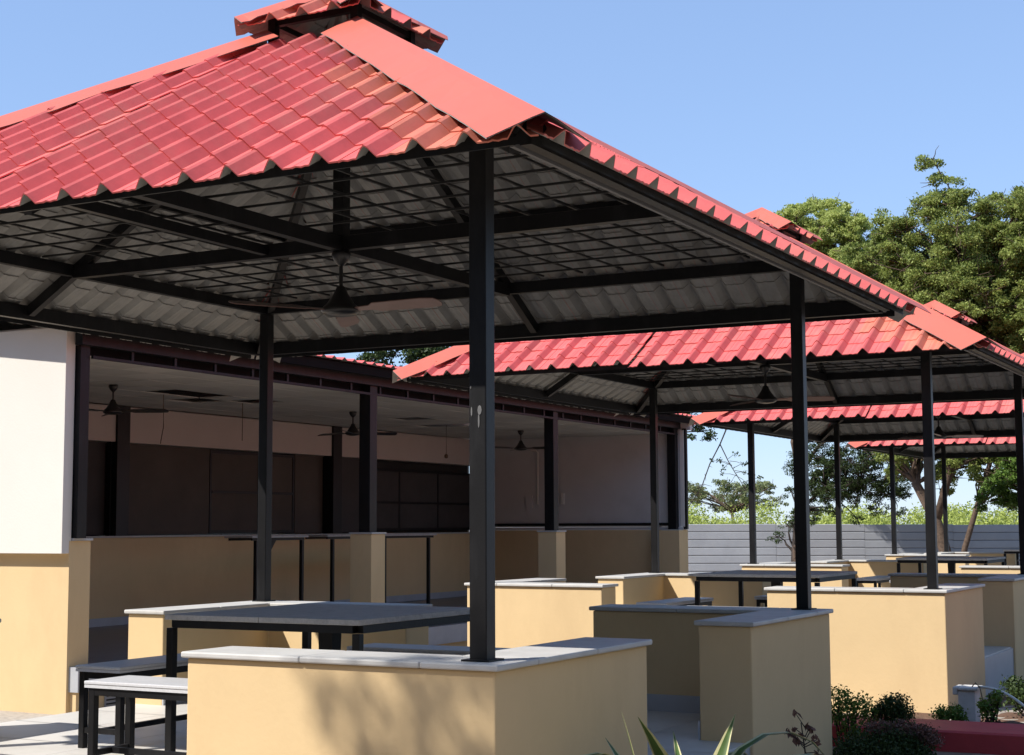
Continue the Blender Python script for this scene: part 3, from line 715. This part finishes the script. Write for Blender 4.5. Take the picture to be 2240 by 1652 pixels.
for j in range(gy+1):
    for i in range(gx+1):
        x = -1.25+2.2*i/gx; y = -0.50+3.5*j/gy
        mb.v.append((x, y, 0.0+0.10*math.exp(-((x+0.05)**2/0.16+(y-0.12)**2/0.1))+0.02*math.sin(x*9+y*4)*math.cos(y*7)+random.uniform(-.014, .014)))
for j in range(gy):
    for i in range(gx):
        a = j*(gx+1)+i; mb.f.append((a, a+1, a+gx+2, a+gx+1)); mb.m.append(0)
build(mb, 'soil', M['soil'], pl, smooth=True)
for k, (x, y, r_) in enumerate(((0.2, 0.25, 0.07), (0.34, -0.1, 0.05), (-0.15, 0.1, 0.045), (0.02, -0.32, 0.035))):
    t = tag(link('stone', None), None, None) if False else None
    mb = MB(); prof = [(0.3*r_, -0.6*r_), (0.9*r_, -0.3*r_), (r_, 0.1*r_), (0.7*r_, 0.55*r_), (0.2*r_, 0.75*r_)]
    mb.lathe(prof, n=9); mb.v = [(a*random.uniform(.85, 1.15), b*random.uniform(.8, 1.1), c*random.uniform(.9, 1.1)) for a, b, c in mb.v]
    o = build(mb, 'stone', M['bark'], smooth=True); o.location = (3.0+x, 4.3+y, -0.35+0.06)
    tag(o, ('brown stone behind the leafy plant in the red planter', 'brown stone at the right of the red planter bed', 'small brown stone in the middle of the red planter bed', 'smallest stone by the front kerb of the red planter')[k], 'stone', 'stones on the planter soil')
blk = thing('concrete_block', (2.62, 4.75, -0.34), 'white concrete block standing on the soil against the wall', 'block')
mb = MB(); mb.box((-0.02, -0.10, -0.05), (0.11, 0.10, 0.285)); build(mb, 'body', M['concrete'], blk, 0.01)
mb = MB(); mb.box((-0.06, -0.10, 0.25), (-0.021, 0.10, 0.312)); mb.box((-0.05, -0.09, 0.12), (-0.021, 0.08, 0.165)); mb.box((-0.05, -0.09, 0.03), (-0.021, 0.09, 0.08)); build(mb, 'lug', M['concrete'], blk, 0.008)
mb = MB(); mb.box((-0.019, -0.115, 0.287), (0.135, 0.115, 0.312)); build(mb, 'lid', M['concrete'], blk, 0.008)
hs = thing('hose', (2.76, 4.66, -0.02), 'pale bent hose arching from the white block over the planter', 'hose')
pts = []
for k in range(15):
    t = k/14; pts.append((0.0+0.46*t, -0.02-0.14*t, 0.012*math.sin(t*3.1) - 0.21*t*t))
mb = MB(); mb.tube(pts, 0.011, 9); build(mb, 'pipe', M['hose'], hs, smooth=True)
mb = MB(); mb.tube([(-0.05, 0, 0.0), (-0.02, -0.02, 0.03), (0.015, -0.04, 0.0), (0.03, -0.05, -0.06), (0.05, -0.06, -0.18)], 0.004, 6); build(mb, 'tie_wire', M['wire'], hs, smooth=True)

# ------------------------------------------------------------------ vegetation
def leaf_mesh(name, P, size, mt, jitter=0.35, aspect=0.55, flat=0.0):
    P = np.asarray(P); n = len(P)
    a = RNG.normal(size=(n, 3)); a[:, 2] *= (1-flat); a /= np.linalg.norm(a, axis=1)[:, None]
    b = RNG.normal(size=(n, 3)); b[:, 2] *= (1-flat); b -= (b*a).sum(1)[:, None]*a; b /= np.linalg.norm(b, axis=1)[:, None]
    s = size*(1+jitter*RNG.uniform(-1, 1, (n, 1)))
    c = np.cross(a, b)*s*0.12
    V = np.stack([P-a*s*0.5, P+b*s*aspect*0.5+c, P+a*s*0.5, P-b*s*aspect*0.5+c], 1).reshape(-1, 3)
    me = bpy.data.meshes.new(name); me.vertices.add(4*n); me.vertices.foreach_set('co', V.ravel())
    me.loops.add(4*n); me.loops.foreach_set('vertex_index', np.arange(4*n, dtype=np.int32))
    me.polygons.add(n); me.polygons.foreach_set('loop_start', np.arange(0, 4*n, 4, dtype=np.int32))
    me.materials.append(mt); me.update(calc_edges=True); return me
def blob_points(c, r, n, squash=0.8):
    d = RNG.normal(size=(n, 3)); d /= np.linalg.norm(d, axis=1)[:, None]
    rad = r*RNG.uniform(0.25, 1.0, (n, 1))**0.5*(1+0.25*RNG.normal(size=(n, 1)))
    p = d*rad; p[:, 2] *= squash; return np.asarray(c)+p
def curve_pts(a, b, n=5, wob=0.15, sag=0.0):
    a, b = Vector(a), Vector(b); out_ = []
    L = (b-a).length
    for k in range(n):
        t = k/(n-1); p = a.lerp(b, t); q = math.sin(math.pi*t)
        out_.append(p + Vector((random.uniform(-1, 1)*wob*L*q*0.5, random.uniform(-1, 1)*wob*L*q*0.5, sag*q*L)))
    return out_
def tree(name, label, base, trunk, blobs, leaf, size, per, bark='bark', cat='tree', group=None, squash=0.75, fork=None, r0=0.16):
    """trunk: list of points with radii (world offsets from base); blobs: list of (x,y,z,r) offsets"""
    t = thing(name, base, label, cat, group)
    mb = MB()
    for path in trunk: mb.tube([p[:3] for p in path], [p[3] for p in path], 9)
    heads = [p for path in trunk for p in path[1:]]
    for (x, y, z, r) in blobs:
        h = min(heads, key=lambda p: (p[0]-x)**2+(p[1]-y)**2+1.6*(p[2]-z+0.3)**2)
        pts = curve_pts(h[:3], (x, y, z), 5, 0.2, 0.05); mb.tube(pts, list(np.linspace(min(h[3]*0.5, 0.05), 0.012, 5)), 5, cap=False)
        for q in range(5):
            d = Vector((random.gauss(0, 1), random.gauss(0, 1), random.gauss(0.1, 0.6))).normalized()*r*0.9
            mb.tube(curve_pts((x, y, z), Vector((x, y, z))+d, 4, 0.25), list(np.linspace(0.014, 0.005, 4)), 4, cap=False)
    build(mb, 'trunk', M[bark], t, smooth=True)
    P = []
    for (x, y, z, r) in blobs:
        k = max(6, int(3+r*5))
        sub = blob_points((x, y, z), r*0.75, k, squash)
        for s_ in sub: P.append(blob_points(s_, r*0.36, int(per*4.5*r*r/k*random.uniform(0.6, 1.3)), 0.6))
    P = np.concatenate(P)
    o = link('crown', leaf_mesh('crown', P, size, M[leaf]), t)
    return t
def ell_blobs(c, rad, n, rr, hollow=0.35):
    out_ = []
    for k in range(n):
        d = RNG.normal(size=3); d /= np.linalg.norm(d); q = RNG.uniform(hollow, 1.0)**0.6
        out_.append((c[0]+d[0]*rad[0]*q, c[1]+d[1]*rad[1]*q, c[2]+d[2]*rad[2]*q, RNG.uniform(*rr)))
    return out_
GZ = lambda x, y: gz(x, y)
# T1: lighter feathery tree
b = (-7.15, 31.4, GZ(-7.15, 31.4)-0.05)
bl = ell_blobs((0.3, -0.3, 8.5), (1.8, 1.5, 1.5), 150, (0.28, 0.58), 0.15) + ell_blobs((0.3, 0, 6.2), (2.0, 1.3, 1.7), 80, (0.3, 0.6), 0.15) + [(-1.3, 0, 9.75, 0.28), (-0.9, 0, 9.6, 0.35), (-0.4, 0, 9.9, 0.4), (0.1, 0, 10.0, 0.4), (0.5, -0.2, 9.8, 0.4), (1.2, 0, 9.5, 0.4), (-1.6, 0, 8.9, 0.4), (-1.7, 0, 8.4, 0.4), (1.7, 0, 8.9, 0.35), (-1.5, 0, 7.6, 0.4)] + ell_blobs((1.9, 0, 8.0), (0.9, 1.0, 1.1), 40, (0.28, 0.5), 0.1)
bl = [(x+0.5, y, z+0.35, r) for x, y, z, r in bl]
tree('feathery_tree', 'light green feathery tree above the second gazebo roof', b, [[(0, 0, 0, 0.17), (0.1, 0, 2, 0.14), (-0.1, 0, 4.2, 0.11), (0.3, 0, 6.5, 0.07), (0.6, 0, 8, 0.03)]], bl, 'leaf_light', 0.066, 1350, group='trees behind the gazebos')
# T2: large dark tree with forked trunk
b = (-2.75, 29.0, GZ(-2.75, 29)-0.05)
bl = ell_blobs((0.9, 0.3, 7.3), (2.4, 2.0, 2.0), 190, (0.3, 0.7), 0.15) + ell_blobs((2.8, 0.3, 7.0), (1.9, 2.0, 2.4), 100, (0.35, 0.75), 0.15) + ell_blobs((0.4, 0.3, 5.4), (2.3, 1.8, 1.3), 80, (0.3, 0.55), 0.1) + [(-0.05, -0.6, 10.0, 0.42), (0.0, -0.6, 9.45, 0.4), (0.55, -0.6, 9.2, 0.5), (1.0, -0.6, 8.9, 0.5), (1.95, 0, 9.2, 0.4), (2.5, -0.2, 10.2, 0.5), (2.6, 0, 10.7, 0.45), (2.45, 0, 9.7, 0.55), (2.9, 0, 10.2, 0.6), (2.9, 0, 9.5, 0.8), (-0.8, -0.3, 8.6, 0.5), (3.4, 0, 8.5, 0.9), (-0.9, -0.4, 7.6, 0.6)]
bl = [(x, y, z+0.45, r) for x, y, z, r in bl] + ell_blobs((0.4, 0.2, 3.7), (2.4, 1.0, 0.95), 90, (0.22, 0.42), 0.1) + ell_blobs((2.3, 0, 8.3), (1.7, 1.4, 1.3), 70, (0.35, 0.65), 0.1) + ell_blobs((-1.3, -0.2, 8.0), (0.9, 1.0, 1.2), 45, (0.28, 0.5), 0.1)
tree('leafy_tree', 'tall dark green tree with forked trunk at the right edge', b,
     [[(0, 0, 0, 0.17), (-0.12, 0, 1.1, 0.15), (-0.35, 0, 2.0, 0.13), (-0.8, 0, 2.9, 0.11), (-0.6, 0, 4.3, 0.08), (-0.3, 0, 6, 0.05)],
      [(-0.35, 0, 2.0, 0.10), (0.0, 0, 3.2, 0.09), (0.3, 0, 5.0, 0.07), (0.8, 0, 7.0, 0.04)],
      [(0.06, 0.0, 0.05, 0.08), (0.28, 0, 1.4, 0.07), (0.6, 0, 2.4, 0.06), (1.1, 0.1, 4.0, 0.05), (1.7, 0.1, 6.5, 0.03)]], bl, 'leaf_mid', 0.064, 1050, group='trees behind the gazebos')
# lower green boughs of a nearer small tree
b = (-0.6, 27.6, GZ(-0.6, 27.6)-0.05)
bl = [(-0.75, -0.8, 2.75, 0.42), (-0.45, -0.8, 2.4, 0.42), (-0.95, -0.8, 2.35, 0.35), (-0.1, -0.7, 2.9, 0.45), (0.2, -0.7, 2.4, 0.45), (-0.3, -0.7, 3.2, 0.45), (0.5, -0.5, 2.9, 0.5), (0.35, -0.5, 1.95, 0.35), (0.8, 0, 3.3, 0.6), (-0.6, 0, 3.5, 0.5), (0, 0, 3.9, 0.5)] + ell_blobs((0.1, -0.4, 2.8), (1.0, 0.7, 0.8), 26, (0.25, 0.4), 0.1)
tree('small_tree', 'small bright green tree in front of the fence at the right', b, [[(0, 0, 0, 0.07), (-0.1, -0.2, 1.2, 0.055), (0.0, -0.4, 2.4, 0.03), (0, -0.2, 3.4, 0.02)]], bl, 'leaf_fresh', 0.06, 1500, group='trees behind the gazebos')
# T3: dark drooping thorny tree with many fine twigs
b = (-7.2, 30.9, GZ(-7.2, 30.9)-0.05)
bl = [(0.2, 0, 3.6, 0.5), (0.9, 0, 3.4, 0.5), (1.5, 0, 3.7, 0.6), (0.7, 0, 2.95, 0.4), (1.35, 0, 3.0, 0.45), (2.0, 0, 3.2, 0.5), (2.5, 0, 2.8, 0.45), (2.2, 0, 2.45, 0.35), (2.7, 0, 2.3, 0.3), (1.2, 0, 2.35, 0.25), (-0.1, 0, 2.0, 0.3), (-0.35, 0, 1.75, 0.28), (0.1, 0, 2.3, 0.25), (0.6, 0, 3.9, 0.6), (1.2, 0, 4.3, 0.7), (2.2, 0, 3.9, 0.6), (2.9, 0, 3.4, 0.6), (3.3, 0, 4.0, 0.6), (0, 0, 2.9, 0.3), (1.7, 0, 2.2, 0.25)] + ell_blobs((1.6, 0, 3.3), (1.9, 0.8, 0.95), 90, (0.2, 0.38), 0.1) + ell_blobs((0.2, 0, 2.2), (0.55, 0.4, 0.6), 10, (0.15, 0.28), 0.1)
tree('thorn_tree', 'dark drooping thorn tree with fine twigs beyond the farthest gazebos', b, [[(0, 0, 0, 0.11), (0.05, 0, 1.3, 0.09), (0.15, 0, 2.4, 0.08), (0.4, 0, 3.6, 0.05), (1.0, 0, 4.4, 0.03)], [(0.15, 0, 2.4, 0.05), (0.9, 0, 3.0, 0.04), (1.8, 0, 3.2, 0.03), (2.6, 0, 3.1, 0.02)]], bl, 'leaf_dark', 0.048, 800, bark='bark_dark', group='trees behind the gazebos')
# T4: bare hanging bough beside hall end
b = (-7.7, 23.3, GZ(-7.7, 23.3)-0.05)
t4 = tree('hall_corner_tree', 'sparse tree behind the hall corner with a bare hanging bough', b, [[(0, 0, 0, 0.09), (0, 0, 2.2, 0.07), (0.2, 0, 3.9, 0.05), (0.8, 0, 4.6, 0.03)]],
     [(0.75, 0, 4.35, 0.45), (1.0, 0, 4.0, 0.35), (1.2, 0, 4.6, 0.5), (1.9, 0, 4.3, 0.3), (2.3, 0, 4.25, 0.3), (2.6, 0, 4.1, 0.22), (1.6, 0, 4.7, 0.5)], 'leaf_dark', 0.07, 700, bark='bark_dark', group='trees behind the gazebos')
mb = MB()
mb.tube([(1.6, 0, 4.5), (1.55, 0, 4.0), (1.42, 0, 3.72), (1.18, 0, 3.3), (0.98, 0, 2.8), (0.72, 0, 2.45), (0.64, 0, 2.3)], [0.02, 0.017, 0.015, 0.013, 0.011, 0.009, 0.006], 5)
mb.tube([(1.42, 0, 3.72), (1.6, 0, 3.35), (1.78, 0, 3.05), (1.95, 0, 2.8), (2.05, 0, 2.6)], [0.013, 0.011, 0.009, 0.007, 0.004], 5)
sp = []
for q in range(26):
    t = random.random(); a = Vector((1.42, 0, 3.72)).lerp(Vector((2.05, 0, 2.6)), 0.25+0.75*t) if q < 20 else Vector((1.18, 0, 3.3)).lerp(Vector((0.66, 0, 2.35)), t)
    e_ = a + Vector((random.uniform(-0.4, 0.4), random.uniform(-.2, .2), random.uniform(-0.18, 0.12))); mb.tube([a, a.lerp(e_, 0.5)+Vector((0, 0, 0.02)), e_], [0.006, 0.005, 0.003], 4, cap=False)
    if q < 16: sp.append(blob_points(e_, 0.07, 14))
build(mb, 'bare_bough', M['bark_dark'], t4)
tag(link('sprigs', leaf_mesh('sprigs', np.concatenate(sp), 0.06, M['leaf_dark']), t4), None, None, kind='stuff')
# T5: dark trees behind the hall
b = (-14.4, 23.5, GZ(-14.4, 23.5)-0.05)
tree('hall_back_tree', 'dark tree behind the dining hall roof seen in the gap under the eave', b, [[(0, 0, 0, 0.16), (0.1, 0, 2, 0.13), (0, 0, 4.2, 0.08), (0.1, 0, 5.5, 0.04)]], ell_blobs((0.2, 0, 5.1), (2.4, 1.6, 1.3), 26, (0.45, 0.8)), 'leaf_dark', 0.10, 520, bark='bark_dark', group='trees behind the gazebos')
# far clump tree
b = (-15.8, 50.0, GZ(-15.8, 50)-0.1)
tree('far_acacia', 'small flat topped tree rising from the scrub beyond the fence', b, [[(0, 0, 0, 0.14), (0.1, 0, 1.6, 0.1), (0, 0, 2.6, 0.06)]], ell_blobs((0, 0, 3.25), (2.2, 1.2, 0.55), 46, (0.25, 0.45)), 'leaf_far', 0.075, 520, group='trees behind the gazebos')
# scrub beyond fence
P = []
for k in range(330):
    x = random.uniform(-26, 14); d = random.uniform(0, 14)
    c = fo + fd*(x+8) - fn*0 + Vector((-fd.y, fd.x, 0))*(3+d)
    h = 1.25+0.06*d+random.uniform(-0.15, 0.4)
    for q in range(4):
        z = gz(c.x, c.y) + random.uniform(0.5, h+0.42)
        P.append(blob_points((c.x+random.uniform(-.7, .7), c.y+random.uniform(-.7, .7), z), 0.55, 230, 0.7))
scr = link('scrub', leaf_mesh('scrub', np.concatenate(P), 0.095, M['leaf_scrub'])); tag(scr, 'yellow green scrub growing beyond the grey fence', 'scrub', kind='stuff')
# stump near fence
mb = MB(); mb.tube([(0, 0, 0), (-0.03, 0, 0.6), (-0.08, 0, 1.2), (-0.12, 0.02, 1.55), (-0.09, 0.02, 1.62)], [0.13, 0.12, 0.115, 0.08, 0.03], 9)
o = build(mb, 'tree_stump', M['bark'], smooth=True); o.location = (-4.92, 24.45, GZ(-4.9, 24.4)-0.05); tag(o, 'short leaning bark covered stump in front of the grey fence', 'stump')

# bushes at lower right
def bush(name, label, loc, blobs, leaf, size, per, cat='bush', group=None, stems=9, extra=None):
    t = thing(name, loc, label, cat, group); mb = MB(); P = []
    for (x, y, z, r) in blobs:
        for q in range(max(2, stems//3)):
            e_ = Vector((x, y, z))+Vector((random.gauss(0, .4), random.gauss(0, .4), random.gauss(0.2, .3)))*r
            mb.tube(curve_pts((x*0.4, y*0.4, 0), e_, 4, 0.12), [0.007, 0.006, 0.004, 0.003], 4, cap=False)
        P.append(blob_points((x, y, z), r, int(per*r*r), 0.85))
    build(mb, 'stems', M['bark_dark'], t); link('foliage', leaf_mesh('foliage', np.concatenate(P), size, M[leaf]), t)
    if extra:
        P = [blob_points((x, y, z), r, int(per*r*r*0.8), 0.5) for x, y, z, r in extra]
        link('dry_foliage', leaf_mesh('dry_foliage', np.concatenate(P), size*0.8, M['leaf_dry']), t)
    return t
gb = -0.36
bush('dense_bush', 'dense dark green bush with brown twigs at the gazebo corner', (2.53, 2.55, gb-0.03),
     [(-0.05, 0, 0.12, 0.16), (0.10, 0.05, 0.14, 0.17), (-0.17, 0.0, 0.10, 0.14), (0.2, 0.1, 0.12, 0.15), (0.0, -0.1, 0.05, 0.16), (0.15, -0.1, 0.06, 0.15), (0.26, 0.0, 0.06, 0.12)], 'leaf_bush', 0.022, 120000, group='bushes by the planter',
     extra=[(0.0, 0.1, 0.27, 0.10), (0.13, 0.12, 0.28, 0.10), (0.25, 0.14, 0.26, 0.10), (0.32, 0.1, 0.22, 0.08)])
bush('sparse_bush', 'sparse bush with pale sunlit leaves against the bright wall, left of two', (2.20, 3.0, gb-0.06),
     [(0.0, 0, 0.36, 0.10), (-0.05, 0, 0.45, 0.09), (0.09, 0, 0.40, 0.10), (0.16, 0, 0.34, 0.08), (-0.09, 0, 0.33, 0.08), (0.02, 0, 0.25, 0.09)], 'leaf_fresh', 0.024, 36000, group='bushes by the planter')
bush('rounded_bush', 'compact rounded bush against the bright wall, right of the sparse one', (2.42, 3.05, gb-0.06),
     [(0.05, 0, 0.40, 0.085), (0.12, 0, 0.42, 0.085), (0.09, 0, 0.34, 0.09), (0.0, 0, 0.36, 0.07), (0.16, 0, 0.36, 0.08), (0.08, 0, 0.26, 0.08)], 'leaf_bush', 0.020, 90000, group='bushes by the planter')
bush('seedling_bush', 'small round green plant at the left end of the planter soil', (2.60, 4.32, -0.33), [(0, 0, 0.10, 0.085), (0.05, 0, 0.14, 0.075), (-0.05, 0, 0.13, 0.07), (0.08, 0, 0.09, 0.06)], 'leaf_fresh', 0.024, 60000, group='plants in the planter')
bush('seedling_plant', 'leafy plant with brown lower leaves under the hose in the planter', (2.90, 4.32, -0.30), [(0, 0, 0.13, 0.07), (0.04, 0, 0.22, 0.06), (-0.04, 0, 0.18, 0.055), (0.06, 0, 0.27, 0.04)], 'leaf_fresh', 0.036, 26000, group='plants in the planter', extra=[(0.0, 0, 0.05, 0.06), (0.05, 0.0, 0.04, 0.06)])
bush('shadow_bush', 'dark leafy plants behind the bent hose at the right edge', (2.92, 5.55, -0.30), [(0, 0, 0.12, 0.13), (0.12, 0, 0.16, 0.13), (0.22, 0.05, 0.12, 0.13), (-0.08, 0.1, 0.2, 0.1), (0.1, 0.15, 0.24, 0.1)], 'leaf_bush', 0.035, 30000, group='plants in the planter')
# twig plant
t = thing('twig_plant', (2.78, 0.22, gb), 'dark sprig with sparse reddish leaves before the shaded wall', 'plant')
mb = MB(); P = []
stem = [(0, 0, -0.05), (0.01, 0, 0.2), (0.0, 0, 0.4), (-0.02, 0, 0.56)]; mb.tube(stem, [0.008, 0.006, 0.005, 0.003], 5)
for q in range(22):
    z = random.uniform(0.12, 0.55); e_ = Vector((random.uniform(-0.09, 0.09), random.uniform(-.05, .05), z+random.uniform(0.0, 0.07))); mb.tube([(0, 0, z), e_], [0.003, 0.002], 4); P.append(blob_points(e_, 0.015, 3))
build(mb, 'stem', M['bark_dark'], t); link('foliage', leaf_mesh('foliage', np.concatenate(P), 0.05, M['leaf_dry']), t)
# variegated strap-leaved plants
def strap(mb, az, L, wd, lean, droop, twist=0.0):
    n = 9; d = Vector((math.cos(az), math.sin(az), 0)); sd = Vector((-math.sin(az), math.cos(az), 0)); k0 = len(mb.v)
    p = Vector((0, 0, 0)); ang = lean
    for i in range(n):
        t = i/(n-1); wv = wd*(0.35+0.65*math.sin(math.pi*min(1, t*0.75+0.18)))*(1-t**4)+0.001
        tg = d*math.sin(ang)+Vector((0, 0, 1))*math.cos(ang); nr = d*(-math.cos(ang))+Vector((0, 0, 1))*math.sin(ang)
        s_ = (sd*math.cos(twist*t)+nr*math.sin(twist*t)); 
        for q in (-1, -0.62, 0, 0.62, 1): mb.v.append(tuple(p + s_*wv*q + nr*(abs(q)*wv*0.35)))
        p = p + tg*(L/(n-1)); ang += droop/(n-1)
    for i in range(n-1):
        for q in range(4):
            a = k0+i*5+q; mb.f.append((a, a+1, a+6, a+5)); mb.m.append(1 if q in (0, 3) else 0)
def strap_plant(loc, label, leaves):
    t = thing('strap_leaf_plant', loc, label, 'plant', 'variegated strap leaved plants')
    for lf in leaves:
        mb = MB(); strap(mb, *lf); o = build(mb, 'leaf', [M['strap'], M['strap_edge']], t, smooth=True)
    return t
strap_plant((2.75, -1.30, -0.37), 'largest variegated plant with upright cream edged leaves before the gazebo gap',
            [(4.3, 0.86, 0.07, 0.14, 0.55, 0.3), (1.0, 0.80, 0.055, 0.2, 0.25, 0.9), (1.25, 1.45, 0.030, 0.10, 2.4), (4.35, 1.5, 0.030, 0.10, 2.4), (0.9, 1.25, 0.028, 0.15, 2.2), (4.8, 1.3, 0.028, 0.12, 2.3), (3.2, 0.70, 0.05, 0.12, 0.4), (0.5, 0.95, 0.03, 0.25, 1.7), (5.2, 0.9, 0.03, 0.3, 1.5), (1.6, 1.3, 0.026, 0.2, 2.3), (2.2, 0.75, 0.04, 0.2, 0.6)])
strap_plant((2.80, -1.78, -0.37), 'smaller drooping variegated plant left of the upright one',
            [(4.4, 1.4, 0.028, 0.12, 2.5), (1.2, 1.4, 0.026, 0.12, 2.6), (2.6, 0.82, 0.045, 0.12, 0.9), (5.0, 0.9, 0.03, 0.25, 1.6), (3.9, 0.86, 0.016, 0.1, 0.2), (0.6, 0.85, 0.045, 0.15, 1.2), (1.6, 0.9, 0.04, 0.15, 1.5)])
# step in the side gap
boxo('step', (2.315, -0.72, -0.6), (2.62, 0.74, -0.17), M['skirt'])
tag(bpy.data.objects['step'], 'pale stone step at the side opening of the nearest gazebo', 'step')

# off-frame tree whose shade falls on the near parapet
b = (-3.9, -9.2, GZ(-3.9, -9.2)-0.05)
K = 9.0
sb = []
for x, z, r in ((1.62, 0.5, 0.26), (1.9, 0.62, 0.3), (2.2, 0.6, 0.3), (1.68, 0.15, 0.26), (2.0, 0.2, 0.34), (2.3, 0.15, 0.3), (1.95, -0.2, 0.3), (2.25, -0.25, 0.3), (2.1, -0.55, 0.28), (2.4, -0.6, 0.3), (1.62, -0.5, 0.10), (2.5, 0.4, 0.25)):
    kk = K + random.uniform(-0.5, 0.5); sb.append((x-0.56*kk+3.9, -2.28-0.72*kk+9.2, z+kk+0.6, r))
tree('shade_tree', 'slender tree left of the viewpoint that shades the near parapet', b, [[(0, 0, 0, 0.09), (0.05, 0.0, 3, 0.07), (0.2, 0.2, 6.0, 0.05), (0.4, 0.3, 8.6, 0.025)]], sb, 'leaf_mid', 0.07, 420)

# unseen tree belt added behind and right of the viewpoint, blocking low sky
P = []
for k in range(90):
    a = math.radians(-178 + 222*k/89)            # from the left rear round to the right
    d = random.uniform(19, 25); cx_, cy_ = d*math.cos(a)+2, d*math.sin(a)-1
    if cy_ > 14: continue
    h = random.uniform(10, 14)
    for q in range(30):
        P.append(blob_points((cx_+random.gauss(0, 1.3), cy_+random.gauss(0, 1.3), random.uniform(0.2, h)), 1.1, 34, 0.8))
tb = link('sky_block_trees', leaf_mesh('sky_block_trees', np.concatenate(P), 0.42, M['leaf_dark'])); tag(tb, 'unseen belt of dark trees added to block the low sky', 'trees', kind='stuff')
